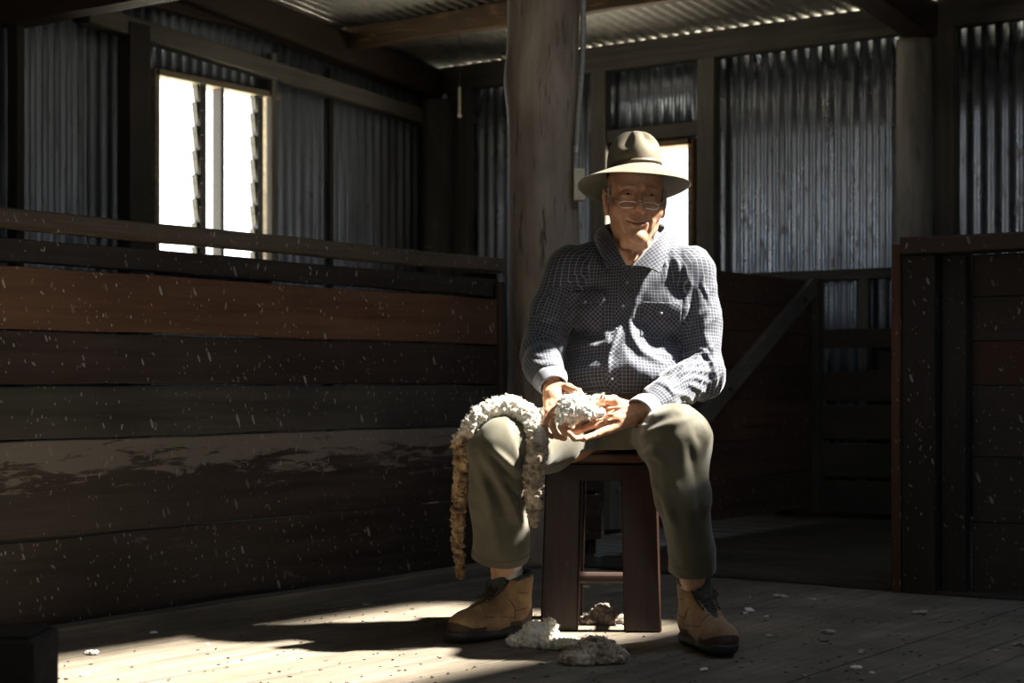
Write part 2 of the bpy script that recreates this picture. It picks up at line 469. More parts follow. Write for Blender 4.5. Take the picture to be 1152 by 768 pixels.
def boards(name, along, a0, a1, b0, b1, w, gap, mat, zt=0.0, th=.03):
    mb = bmesh.new(); lay = []
    b = b0; rr = random.Random(5); k = 0
    while b < b1-1e-4:
        e = min(b+w-gap, b1); dz = rr.uniform(-.0015, .0015); bev = .0012
        nseg = 6
        prof = [(b, zt-th), (b, zt-bev+dz), (b+bev, zt+dz), (e-bev, zt+dz), (e, zt-bev+dz), (e, zt-th)]
        rows = []
        for s_ in range(nseg+1):
            a = a0+(a1-a0)*s_/nseg
            rows.append([mb.verts.new((p, a, z) if along == 'y' else (a, p, z)) for p, z in prof])
        for s_ in range(nseg):
            for q in range(5):
                f = mb.faces.new((rows[s_][q], rows[s_+1][q], rows[s_+1][q+1], rows[s_][q+1])); lay.append(k)
        b += w; k += 1
    bmesh.ops.recalc_face_normals(mb, faces=mb.faces)
    me = bpy.data.meshes.new(name); mb.to_mesh(me); mb.free()
    rv = [rr.random() for _ in range(k)]
    at = me.attributes.new('board', 'FLOAT', 'FACE'); at.data.foreach_set('value', [rv[i] for i in lay])
    # normals up
    up = sum(p.normal.z for p in me.polygons)
    if up < 0: me.flip_normals()
    return me
M_sub = plain('under_floor', (.02, .018, .015), .9)
tag(MB().box(XL, XR, YF-.1, SILL-.05, -.028, -.0045).build('floor_dirt', M_sub), kind='structure')
me = boards('floor', 'y', YF-.1, SILL-.03, XL, XR, .105, .0035, floor_m)
floor = link('floor', me, floor_m); tag(floor, kind='structure')
me = boards('trim_floor', 'x', XL, XR, SILL+.045, YB+.05, .062, .012, pen_m)
o = link('floor_pen', me, pen_m); tag(o, kind='structure')
tag(MB().box(XL-.1, XR+.1, YF-.2, YB+.1, -.40, -.031).build('floor_ground', M_sub), kind='structure')
tag(MB().rough_board('x', FX+.06, XR, SILL-.028, SILL+.042, -.04, .012, seed=3).build('trim_1', wood('sill_wood', (.02, .017, .014), (.05, .042, .035), 'X'), ), kind='structure')
tag(MB().rough_board('y', YF, 5.28, FX+.025, FX+.105, -.02, .042, amp=.002, seed=4, bev=.006).build('trim_2', wood('kerb_wood', (.10, .085, .065), (.20, .17, .13), 'Y', .7)), kind='structure')

# framing -------------------------------------------------
TN = [10]
def trim(mb, m):
    o = mb.build('trim_%d' % TN[0], m); TN[0] += 1; return tag(o, kind='structure')
yb = YB-.012
def stud_b(p0, p1, z0=0.0, z1=None, dep=.075, seed=1):
    x0 = onY(p0, yb-dep)[0]; x1 = onY(p1, yb-dep)[0]
    trim(MB().rough_board('z', z0, z1 if z1 else RZ(yb)-.02, x0, x1, yb-dep, yb-.004, amp=.002, seed=seed), M_frame)
for k, (a, b) in enumerate(((503, 526), (664, 681), (784, 803), (1051, 1072), (1330, 1350))): stud_b(a, b, seed=k+20)
stud_b(965, 976, 0, 1.30, .06, 31)
# top plate between the studs, its top just under the ridges of the roof
ytp = yb-.085
trim(MB().rough_board('x', XL+.05, XR, ytp, YB-.011, 2.600, RZ(ytp)-.005, amp=.001, seed=40), M_framex)
x0 = onY(803, yb)[0]; x1 = onY(1010, yb)[0]
trim(MB().rough_board('x', onY(803, yb)[0], onY(1008, yb)[0], yb-.06, yb-.005, 1.285, 1.345, amp=.002, seed=41), M_framex)
trim(MB().rough_board('x', WBx0-.05, WBx1+.12, yb-.06, yb-.005, WBz1+.05, WBz1+.13, amp=.002, seed=42), M_framex)
# left wall framing
xl = XL+.012
def stud_l(p0, p1, z0=0.0, z1=2.62, dep=.08, seed=1, m=None):
    y0 = onX(p0, xl+dep)[0]; y1 = onX(p1, xl+dep)[0]
    trim(MB().rough_board('z', z0, z1, xl+.004, xl+dep, y0, y1, amp=.002, seed=seed), m or M_frame)
M_darkstud = wood('dark_stud', (.015, .014, .013), (.034, .031, .028), 'Z', .8)
stud_l(146, 170, 0, 2.60, .10, 51, M_darkstud); stud_l(306, 312, seed=52, dep=.05); stud_l(371, 376, seed=53, dep=.03, m=M_darkstud); stud_l(19, 28, seed=54, m=M_darkstud)
# sloping plate on the left wall
yA, yB_ = onX(100, XL+.1)[0], YB
b = MB(); 
Mx = Matrix.Translation((XL+.06, yA, 2.60)) @ Matrix.Rotation(-math.atan(.063), 4, 'X')
b.box(-.045, .045, 0, yB_-yA, -.05, .05, .005, Mx); trim(b, M_framey)
trim(MB().rough_board('y', YF, YB, XL+.01, XL+.07, 2.72, 2.80, seed=56), M_raft)
# purlins and beams
def purlin(Y, z0, z1, w, m, seed): trim(MB().rough_board('x', XL, XR, Y-w/2, Y+w/2, z0, z1, amp=.004, seed=seed), m)
purlin(7.72, RZ(7.72)-.125, RZ(7.72)+.003, .07, M_beam, 60)
for Y in (6.55, 3.1, .9, -1.4): purlin(Y, RZ(Y)-.11, RZ(Y)+.003, .06, M_beam, 61+int(Y*3))
trim(MB().rough_board('x', XL, -3.66, 5.26, 5.38, 2.46, 2.66, amp=.004, seed=70), wood('tie_beam', (.025, .016, .011), (.06, .038, .025), 'X', .7))
# rafters running down to the back wall
for k, (p, w) in enumerate(((1030, .17), (1400, .15), (478, .15))):
    X = onY(p, YB-.2)[0]
    b = MB(); Mx = Matrix.Translation((X, YB-.1, RZ(YB)-.20)) @ Matrix.Rotation(-math.atan(.10), 4, 'X')
    b.box(-w/2, w/2, -9.2 if k else -3.2, 0, -.0, .185, .012, Mx); trim(b, M_raft)

# window frames -------------------------------------------
M_wf = wood('window_timber', (.10, .085, .06), (.28, .24, .17), 'Y', .75)
M_dark = plain('dark_metal', (.035, .034, .03), .5, .3)
t = NT('louvre_glass'); gl = t.n('ShaderNodeBsdfGlossy'); gl.inputs['Roughness'].default_value = .05; tr = t.n('ShaderNodeBsdfTransparent'); tr.inputs[0].default_value = (.93, .96, .95, 1)
mx = t.n('ShaderNodeMixShader'); mx.inputs[0].default_value = .08; t.l(tr.outputs[0], mx.inputs[1]); t.l(gl.outputs[0], mx.inputs[2]); t.l(mx.outputs[0], t.out.inputs[0]); M_glass = t.m
xo = XL-.10; xi = XL+.05
b = MB()
b.box(xo, xi, WLy0-.03, WLy1+.03, WLz1, WLz1+.035, .003); b.box(xo, xi, WLy0-.03, WLy1+.03, WLz0-.04, WLz0, .003)
b.box(xo, xi, WLy0-.035, WLy0, WLz0-.04, WLz1+.035, .003); b.box(xo, XL+.01, WLy1, WLy1+.03, WLz0-.04, WLz1+.035, .003)
w1 = b.build('window_1', M_wf); tag(w1, kind='structure')
MB().box(XL-.03, XL+.04, WLm-.012, WLm+.012, WLz0, WLz1, .002).build('mullion', M_dark, w1)
for (pa, pb, pl) in ((221, 228, 176), (286, 292, 248)):
    ya, ybb = onX(pa, XL+.0)[0], onX(pb, XL+.0)[0]
    g = MB().box(XL-.02, XL+.03, ya, ybb, WLz0, WLz1, .002)
    for k in range(8):
        z = WLz0+.06+k*.133
        Mx = Matrix.Translation((XL, ya, z)) @ Matrix.Rotation(math.radians(9), 4, 'X')
        g.box(-.02, .02, -.012, .012, -.058, .060, .002, Mx)
    ch = g.build('louvre_channel', M_dark, w1)
    bl = MB(); yl = onX(pl, XL)[0]
    for k in range(8):
        z = WLz0+.06+k*.133
        Mx = Matrix.Translation((XL, 0, z)) @ Matrix.Rotation(math.radians(-12), 4, 'Y')
        bl.box(-.05, .05, yl, ya, -.002, .002, 0, Mx)
    bl.build('louvre_glass', M_glass, w1)
b = MB(); yo = YB+.10; yi = YB-.06
b.box(WBx0-.03, WBx1+.03, yi, yo, WBz1, WBz1+.035, .003); b.box(WBx0-.03, WBx1+.03, yi, yo, WBz0-.04, WBz0, .003)
b.box(WBx0-.035, WBx0, yi, yo, WBz0-.04, WBz1+.035, .003); b.box(WBx1, WBx1+.035, yi, yo, WBz0-.04, WBz1+.035, .003)
w2 = b.build('window_2', wood('window_timber_back', (.12, .075, .04), (.34, .22, .12), 'X', .75)); tag(w2, kind='structure')
b = MB(); b.box(XR-.06, XR+.06, DFy0-.1, DFy0, 0, DFz+.1, .004).box(XR-.06, XR+.06, DFy1, DFy1+.1, 0, DFz+.1, .004).box(XR-.06, XR+.06, DFy0, DFy1, DFz, DFz+.1, .004)
tag(b.build('door_1', M_frame), kind='structure')
b = MB()
b.box(SKx0-.05, SKx0, SKy0, SKy1, RZ(SKy0)-.12, RZ(SKy0)-.0, .003, None)
b.bm.free(); 

# ------------------------------------------------------------------ big things of the shed
def W(o): return o
# long fence on the left
fence = empty('board_fence', (FX, 2.0, 0), 0, 'long dark board fence speckled with pale flecks, from the left edge to the log post', 'fence')
def fm(n, c0, c1, **k): return wood(n, c0, c1, 'Y', .55, **k)
FB = [
 (.000, .276, fm('board_dark_base', (.022, .016, .012), (.05, .037, .028), fleck=.55, worn=(.10, .085, .07), wornamt=.36), 0),
 (.281, .551, fm('board_worn', (.032, .023, .018), (.065, .05, .04), fleck=.5, worn=(.17, .145, .12), wornamt=.46, wornz=(.33, .54)), .0),
 (.556, .705, fm('board_greenish', (.036, .033, .026), (.07, .064, .052), fleck=.6), .003),
 (.710, .857, fm('board_dark', (.028, .019, .015), (.055, .038, .03), fleck=.65), .0),
 (.862, 1.034, fm('board_tan', (.085, .042, .022), (.15, .078, .042), fleck=.8), .008),
 (1.046, 1.112, fm('board_black', (.022, .017, .014), (.045, .036, .03), fleck=.8), -.01)]
for k, (z0, z1, m, dx) in enumerate(FB):
    MB().rough_board('y', YF-1.9, 5.25-2.0, -.03+dx, 0+dx, z0, z1, amp=.0022, seed=80+k).build('board', m, fence)
MB().rough_board('y', YF-1.9, 5.27-2.0, -.045, .012, 1.137, 1.191, amp=.002, seed=90, bev=.005).build('top_rail', fm('rail_wood', (.055, .042, .03), (.13, .10, .075), fleck=.7), fence)
for yy in (5.22-2.0, 2.6-2.0, .2-2.0, -2.2-2.0):
    MB().rough_board('z', 0, 1.135, -.12, -.032, yy-.05, yy+.05, seed=91).build('post', M_raft, fence)
M_strip = wood('end_strip', (.03, .022, .016), (.07, .05, .036), 'Z')
MB().rough_board('z', .04, 1.10, .001, .022, 5.25-2.0-.035, 5.25-2.0, seed=92).build('end_strip', M_strip, fence)

# thick log post
def log_mesh(name, R, H, prof, mat, loc, seed, label=None, nseg=72, nz=120, parent=None, knots=()):
    V = []; Fc = []
    for j in range(nz+1):
        z = H*j/nz; cx, cy, r = prof(z)
        a = np.arange(nseg)/nseg*2*PI
        p = np.stack([np.cos(a)*2, np.sin(a)*2, np.full(nseg, z*1.2)], 1)
        rr = r*(1+.035*fbm(p, 3, seed)+.012*vnoise(p*np.array([5, 5, 1.0]), seed+5))
        for (ka, kz, ks, kh) in knots:
            da = np.abs((a-ka+PI) % (2*PI)-PI)*r; rr = rr+kh*np.exp(-(da**2+(z-kz)**2)/(ks*ks))
        for i in range(nseg): V.append((cx+rr[i]*math.cos(a[i]), cy+rr[i]*math.sin(a[i]), z))
    for j in range(nz):
        for i in range(nseg):
            Fc.append((j*nseg+i, j*nseg+(i+1) % nseg, (j+1)*nseg+(i+1) % nseg, (j+1)*nseg+i))
    Fc.append(tuple(range(nseg))[::-1]); Fc.append(tuple(nz*nseg+i for i in range(nseg)))
    return link(name, mesh_np(name, V, Fc), mat, parent, loc, smooth=True)
def log_mat(name, c0, c1, crack=(.02, .015, .012)):
    t = NT(name)
    n1 = t.noise(t.coord((9, 9, 1.6)), 1, 6, .6, .4); n2 = t.noise(t.coord((38, 38, 5)), 1, 5, .65, .3); n3 = t.noise(t.coord((4, 4, 3)), 1, 4)
    col = t.ramp(n1, [(.3, c0), (.7, c1)]); col = t.mix(t.ramp(n2, [(.30, .85), (.42, 0.0)]), col, crack)
    col = t.mix(t.ramp(n3, [(.45, 0.0), (.7, .5)]), col, tuple(x*.5 for x in c0))
    fl = flecks(t, 'Y'); col = t.mix(t.math('MULTIPLY', fl, .35), col, (.35, .32, .28))
    return t.fin(col, .62, t.bump(t.math('ADD', n2, t.math('MULTIPLY', n1, .8)), .55, .008), Specular__IOR__Level=.35)
LOGc = cw(.127, 6.64)
def lp(z):
    r = .150+.006*math.sin(z*2.6+.6)-.004*z; return (.006*math.sin(z*2.1+1), .006*math.cos(z*1.7), r)
log = log_mesh('log_post', .15, 3.05, lp, log_mat('old_log', (.19, .15, .122), (.44, .375, .32)), LOGc, 3, knots=((PI+TH+.1, 1.9, .09, .014), (PI+TH, .75, .12, -.008)))
tag(log, 'thick round weathered log post in the middle, rising out of view behind the seated man', 'post')
# conduit and switch box on the log
M_cond = plain('grey_conduit', (.30, .31, .32), .45, .1)
pts = [cw(*P(656.5, -30, 6.56)[:2], P(656.5, -30, 6.56)[2]), cw(*P(655.5, 60, 6.56)[:2], P(0, 60, 6.56)[2]), cw(*P(650, 140, 6.55)[:2], P(0, 140, 6.55)[2]), cw(*P(647.5, 192, 6.54)[:2], P(0, 192, 6.54)[2])]
cd = empty('conduit', pts[-1], 0, 'thin grey electrical conduit running up the right side of the log post', 'pipe')
MB().tube([p-pts[-1] for p in spline([tuple(p) for p in pts], 24) @ np.eye(3)] if False else [Vector(p)-pts[-1] for p in spline([tuple(p) for p in pts], 24)], .0105, 12).build('pipe', M_cond, cd, smooth=True)
p = P(648.5, 168, 6.545); MB().tube([cw(p[0], p[1], p[2])-pts[-1]+Vector((0, 0, -.012)), cw(p[0], p[1], p[2])-pts[-1]+Vector((0, 0, .012))], .0145, 12).build('clip', plain('clip_metal', (.5, .5, .5), .3, .8), cd)
p = P(651.5, 208, 6.54); sb = empty('switch_box', cw(p[0], p[1], p[2]), TH, 'small cream electrical box fixed to the log post at the foot of the conduit', 'electrical box')
M_cream = plain('cream_plastic', (.62, .60, .48), .4, var=.06)
MB().box(-.022, .022, -.03, .03, -.062, .062, .004, seg=2).build('housing', M_cream, sb)
for z_, r_ in ((-.02, .004), (.045, .002), (-.052, .002)): MB().tube([(0, -.0335, z_), (0, -.029, z_)], r_, 10).build('screw', M_dark, sb)

# gate in the same line as the fence
gy0, gy1 = 6.00, onX(925, FX+.02)[0]
gate = empty('timber_gate', (FX, gy0, 0), 0, 'brown boarded timber gate with a grey diagonal brace behind the seated man', 'gate')
M_gb = [wood('gate_board_%s' % c, a, b_, 'Y', .55, fleck=.6) for c, a, b_ in (('brown', (.060, .036, .025), (.11, .066, .045)), ('umber', (.050, .031, .022), (.095, .058, .042)), ('red', (.065, .033, .022), (.12, .062, .042)))]
zb = [.075, .26, .44, .635, .80, .965, 1.10, 1.245]
for k in range(7):
    MB().rough_board('y', .04, gy1-gy0-.02, -.03, -.008, zb[k], zb[k+1]-.0012, amp=.0, seed=100+k).build('board', M_gb[(k*2+1) % 3], gate)
M_gp = wood('gate_stile', (.045, .038, .03), (.10, .085, .068), 'Z', .7, fleck=.3)
MB().rough_board('z', .05, 1.255, -.008, .030, gy1-gy0-.075, gy1-gy0, seed=110).build('stile', M_gp, gate)
hs = MB().rough_board('z', .10, 1.24, -.008, .030, 0, .09, seed=111).build('stile', wood('grey_stile', (.09, .085, .07), (.19, .175, .15), 'Z', .7), gate)
bs = plain('bolt_steel', (.35, .34, .32), .35, .7)
for z in (.27, 1.05): MB().tube([(.03, .045, z), (.042, .045, z)], .012, 12).build('bolt', bs, hs)
L0 = Vector((0, .12, .16)); L1 = Vector((0, gy1-gy0-.085, 1.215)); dv = L1-L0; ang = math.atan2(dv.z, dv.y)
Mx = Matrix.Translation((.0, L0.y, L0.z)) @ Matrix.Rotation(ang, 4, 'X')
br = MB().box(-.007, .026, 0, dv.length, -.045, .045, .003, Mx).build('diagonal_brace', wood('brace_wood', (.10, .095, .085), (.17, .16, .145), 'Y', .6), gate)
for t_ in (.045, .5, .93):
    q = L0+dv*t_; MB().tube([(.026, q.y, q.z), (.034, q.y, q.z)], .011, 12).build('bolt', M_dark, br)
# short fence stub between log and gate
stub = empty('fence_stub', (FX, 5.64, 0), 0, 'short dark board panel between the log post and the gate, seen through the stool', 'fence')
for k, (z0, z1) in enumerate(((.06, .25), (.27, .45), (.50, .68), (.72, .9), (.94, 1.16))):
    MB().rough_board('y', .03, .34, -.03, -.005, z0, z1, seed=120+k).build('board', M_gb[1], stub)
MB().rough_board('z', 0, 1.2, -.08, -.032, .28, .34, seed=125).build('post', M_raft, stub)

# low dark rails before the back wall
pen = empty('pen_rails', (onY(928, 8.5)[0], 8.52, 0), 0, 'low dark boarded pen rails standing before the corrugated back wall, right of the gate', 'fence')
pw = onY(1100, 8.5)[0]-onY(928, 8.5)[0]; M_pr = wood('pen_board', (.026, .022, .019), (.055, .048, .040), 'X', .8)
for k, (z0, z1) in enumerate(((.03, .2), (.22, .4), (.42, .6), (.62, .78), (.90, 1.0))):
    MB().rough_board('x', -.35, pw, -.24, -.21, z0, z1, seed=130+k).build('rail', M_pr, pen)
for xx in (-.2, pw*.46, pw-.1): MB().rough_board('z', 0, 1.0, xx, xx+.08, -.208, -.15, seed=135).build('post', M_pr, pen)

# right partition
px0 = onY(1010, SILL)[0]
part = empty('pen_partition', (px0, SILL, 0), 0, 'tall dark timber pen partition with a capped top rail at the right edge', 'partition')
M_pd = wood('partition_dark', (.013, .010, .008), (.030, .022, .018), 'Z', .65, fleck=.5)
M_pdx = wood('partition_board', (.020, .016, .014), (.040, .032, .027), 'X', .65, fleck=.45)
M_red = wood('red_edge', (.05, .02, .012), (.10, .04, .024), 'Z', .5, fleck=.7)
zt = 1.145
MB().rough_board('z', .0, zt+.04, 0, .032, -.06, .05, seed=140).build('end_board', M_red, part)
MB().rough_board('z', .0, zt, .034, .15, -.045, .05, seed=141).build('post', M_pd, part)
MB().rough_board('z', .0, zt, .155, .24, -.0, .05, seed=142).build('post', wood('partition_stud', (.016, .013, .011), (.03, .025, .021), 'Z', .7, fleck=.3), part)
MB().rough_board('x', .034, XR-px0-.02, -.065, .055, zt+.003, zt+.062, amp=.002, seed=143, bev=.005).build('top_rail', wood('partition_rail', (.028, .018, .013), (.06, .038, .027), 'X', .55, fleck=.6), part)
for k, (z0, z1, rd) in enumerate(((.0, .24, 0), (.245, .46, 0), (.465, .70, 0), (.705, .85, 1), (.855, 1.0, 0), (1.005, zt-.002, 0))):
    MB().rough_board('x', .245, XR-px0-.03, .052, .08, z0, z1+.004, amp=.0, seed=150+k).build('board', M_pdx if not rd else wood('partition_red', (.03, .014, .01), (.055, .026, .018), 'X', .65, fleck=.6), part)
# a post on the far side of the sill, and round posts against the walls
X = onY(1028, YB-.20)[0]
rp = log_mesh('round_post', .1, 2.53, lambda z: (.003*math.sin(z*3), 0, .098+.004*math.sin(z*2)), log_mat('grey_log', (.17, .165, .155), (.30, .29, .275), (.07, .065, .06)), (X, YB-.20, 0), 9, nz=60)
tag(rp, 'pale grey round post against the back wall under the rafter end, on the right', 'post')
X = onY(484, YB-.16)[0]+.06
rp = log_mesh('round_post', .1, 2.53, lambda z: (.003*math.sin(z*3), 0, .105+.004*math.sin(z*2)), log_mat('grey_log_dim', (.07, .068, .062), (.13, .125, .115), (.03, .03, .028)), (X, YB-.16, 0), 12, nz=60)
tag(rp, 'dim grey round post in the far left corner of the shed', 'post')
# small pale hanging strap in the corner
p = P(517, 98, 10.2); hk = empty('hanging_strap', cw(p[0], p[1], p[2]), TH, 'small pale strap hanging in the dark corner left of the log post', 'strap')
MB().box(-.008, .008, -.003, .003, -.165, .0, .002).build('strip', plain('strap_pale', (.45, .42, .34), .6), hk)
MB().ball((0, 0, -.172), .014, 2).build('knot', plain('knot_pale', (.75, .72, .62), .6), hk, smooth=True)
MB().tube([(0, 0, 0), (0, 0, .6)], .003, 8).build('cord', M_dark, hk)
# dark block at the lower left corner
p = P(-60, 720, 2.75); bx1 = P(37, 720, 2.75)[0]
blk = empty('timber_block', cw(p[0], 2.75, 0), TH, 'black timber block cut off by the lower left corner of the picture', 'block')
M_blk = wood('block_wood', (.012, .011, .010), (.022, .02, .018), 'X', .8)
MB().box(-.3, bx1-p[0], .0, .16, .0, P(0, 720, 2.75)[2], .006).build('beam', M_blk, blk)
MB().box(-.3, bx1-p[0]-.01, .01, .15, P(0, 720, 2.75)[2], P(0, 716, 2.75)[2], .003).build('cap', M_blk, blk)
# ------------------------------------------------------------------ the seated man.  Points below are in 'from the doorway' axes
BASE = np.array([.34, 4.85, 0.0])
man = empty('person', cw(BASE[0], BASE[1], 0), TH, 'man in felt hat, checked shirt and khaki trousers seated on the stool holding raw wool', 'person')
def body_obj(name, V, Q, mats, parent=man, smooth=True, base=BASE):
    return link(name, mesh_fast(name, np.asarray(V)-base, Q), mats, parent, smooth=smooth)
def polydist(px, poly):
    """distance (px) of points to a polyline"""
    poly = np.array(poly, float); d = np.full(len(px), 1e9); s = np.zeros(len(px)); L = 0
    for i in range(len(poly)-1):
        a, b = poly[i], poly[i+1]; ab = b-a; l = np.linalg.norm(ab)
        t = np.clip(((px-a)@ab)/(l*l), 0, 1); dd = np.linalg.norm(px-(a+t[:, None]*ab), axis=1)
        m = dd < d; d[m] = dd[m]; s[m] = L+t[m]*l; L += l
    return d, s/L
def proj(V): return np.stack([576+V[:, 0]/V[:, 1]*F, HZ-(V[:, 2]-CH)/V[:, 1]*F], 1)
def folds(V, Q, lst):
    N = normals(V, Q); px = proj(V); fr = np.clip((-N[:, 1]+.25)*2, 0, 1)
    D = np.zeros(len(V))
    for poly, wdt, amp in lst:
        d, s = polydist(px, poly); D += amp*np.exp(-(d/wdt)**2)*np.sin(np.clip(s, 0, 1)*PI*.94+.1)**.6*fr
    return V+N*D[:, None]

# ---- joints
shL, elL, wrL = P(640, 303, 4.90), P(609, 398, 4.84), P(621, 431, 4.66)
shR, elR, wrR = P(778, 305, 4.90), P(791, 424, 4.84), P(724, 461, 4.62)
hipL, knL, anL = P(668, 486, 4.98), P(563, 506, 4.59), P(568, 652, 4.76)
hipR, knR, anR = P(742, 484, 4.98), P(761, 497, 4.45), P(780, 650, 4.56)
neck = P(713, 280, 4.86); HC = P(714.5, 222, 4.82)

# ---- head, in its own axes: z=0 at the eyes, face to -y
def build_head():
    s = SDF((-.11, -.14, -.24), (.11, .15, .16), .0021)
    s.ell((0, .012, .035), (.073, .094, .092), 0)
    s.ell((0, -.030, -.040), (.059, .060, .070), .03)
    s.ell((0, -.003, -.050), (.062, .050, .055), .03)
    for sx in (-1, 1):
        s.ell((sx*.043, -.054, -.036), (.024, .024, .026), .022)      # cheek
        s.cone((sx*.053, -.015, -.078), (sx*.018, -.064, -.105), .014, .016, .022)   # jaw line
        s.ell((sx*.034, -.064, -.070), (.015, .015, .020), .018)       # jowl
    s.ell((0, -.074, -.106), (.024, .019, .018), .016)                 # chin
    s.ell((0, -.068, -.070), (.031, .024, .026), .016)                 # muzzle
    s.cone((-.046, -.070, .021), (-.014, -.086, .018), .009, .009, .012)
    s.cone((.046, -.070, .021), (.014, -.086, .018), .009, .009, .012)
    s.ell((0, -.060, .050), (.052, .028, .030), .03)                   # forehead
    for sx in (-1, 1):
        s.ell((sx*.031, -.094, .000), (.017, .017, .012), .010, 'sub')   # socket
        s.ell((sx*.031, -.0715, .000), (.0150, .0135, .0140), .003)      # lids over the eye
    s.cone((0, -.084, .006), (0, -.108, -.032), .0085, .011, .010)      # nose
    s.ell((0, -.108, -.037), (.0125, .0125, .0105), .006)
    for sx in (-1, 1):
        s.ell((sx*.0135, -.097, -.041), (.0085, .011, .0085), .005)
        s.ell((sx*.0075, -.105, -.0495), (.0040, .006, .003), .002, 'sub')
        s.cone((sx*.020, -.096, -.042), (sx*.036, -.082, -.070), .0022, .003, .008, 'sub')   # smile fold
        s.cone((sx*.036, -.082, -.070), (sx*.034, -.076, -.090), .002, .001, .006, 'sub')
        s.cone((sx*.012, -.0860, -.010), (sx*.040, -.076, -.020), .0016, .001, .006, 'sub')    # under the eye
        s.cone((sx*.016, -.0875, .0085), (sx*.045, -.071, .007), .0016, .0012, .003, 'sub')
    # mouth
    up = [(-.026, -.0820, -.0700), (-.012, -.0925, -.0700), (0, -.0950, -.0710), (.012, -.0925, -.0700), (.026, -.0820, -.0695)]
    lo = [(-.020, -.0850, -.0745), (-.010, -.0915, -.0790), (0, -.0930, -.0800), (.010, -.0915, -.0790), (.020, -.0850, -.0740)]
    s.chain(up, [.002, .0032, .0030, .0032, .002], .005); s.chain(lo, [.002, .0038, .0044, .0038, .002], .005)
    ml = [(-.032, -.0815, -.0660), (-.015, -.0945, -.0735), (0, -.0975, -.0755), (.015, -.0945, -.0735), (.032, -.0815, -.0660)]
    s.chain(ml, [.0018, .0022, .0022, .0022, .0018], .003, 'sub')
    s.cone((-.02, -.092, -.0895), (.02, -.092, -.0895), .003, .003, .008, 'sub')
    # ears
    for sx in (-1, 1):
        M = rot(0, sx*.18, sx*.35)
        s.ell((sx*.0745, .012, -.012), (.0065, .019, .034), .006, M=M)
        s.ell((sx*.075, .004, -.034), (.0065, .010, .013), .005)
        s.ell((sx*.0835, .008, -.006), (.0035, .008, .015), .004, 'sub', M=M)
        s.chain([(sx*.077, -.002, .008), (sx*.0795, .006, .019), (sx*.081, .016, .018), (sx*.0815, .026, .004), (sx*.079, .020, -.020)], [.0028, .0032, .0034, .0032, .003], .004)
    # neck
    s.cone((0, .016, -.085), (0, .100, -.215), .052, .052, .025)
    s.cone((.034, .028, -.085), (.010, .034, -.185), .010, .010, .014); s.cone((-.034, .028, -.085), (-.010, .034, -.185), .010, .010, .014)
    s.ell((0, -.008, -.150), (.011, .012, .016), .014)
    s.cone((-.03, -.035, -.118), (.03, -.035, -.118), .016, .016, .018)
    s.noise(.0006, 70, 3, 2)
    return s.mesh(1)
hV, hQ = build_head()
def jaw(v):
    v = np.array(v, float); t_ = np.clip((-v[..., 2]-.030)/.075, 0, 1); t_ = t_*t_*(3-2*t_); f_ = np.clip((.03-v[..., 1])/.04, 0, 1)
    v[..., 0] = v[..., 0]*(1-.17*t_*f_*(v[..., 2] > -.16)-.17*t_*f_*(v[..., 2] <= -.16)*np.clip(1-(-.16-v[..., 2])/.04, 0, 1)); return v
hV = jaw(hV)
HS = np.array([1.09, 1.04, 1.11])
HR = rot(math.radians(-2), math.radians(3), math.radians(3))
def H2W(v): return HC+np.array([0, 0, -.004])+(np.asarray(v)*HS)@HR.T
# wrinkle and colour data before moving
def ell2(V, c, r): return np.exp(-(((V-np.array(c))/np.array(r))**2).sum(1))
red = .9*ell2(hV, (0, -.112, -.038), (.02, .02, .016))+.5*(ell2(hV, (.042, -.07, -.035), (.022, .03, .02))+ell2(hV, (-.042, -.07, -.035), (.022, .03, .02)))
lip = .8*ell2(hV, (0, -.093, -.0755), (.024, .014, .0055))+.9*np.exp(-((hV[:, 2]+.0755-9.5*hV[:, 0]**2)/.0026)**2)*(np.abs(hV[:, 0]) < .031)*(hV[:, 1] < -.07)
brow = sum(np.exp(-((hV[:, 2]-(.021-.10*np.abs(np.abs(hV[:, 0])-.028)))/.0036)**2)*((np.abs(hV[:, 0]) > .013) & (np.abs(hV[:, 0]) < .050) & (hV[:, 1] < -.055)) for _ in (0,))
stub = ell2(hV, (0, -.06, -.09), (.06, .05, .035))
lid = ell2(hV, (.031, -.085, 0), (.019, .02, .011))+ell2(hV, (-.031, -.085, 0), (.019, .02, .011))
headattr = np.stack([red, lip, brow*.6, np.clip(stub*.5+lid*.5, 0, 1)], 1)
hW = H2W(hV)

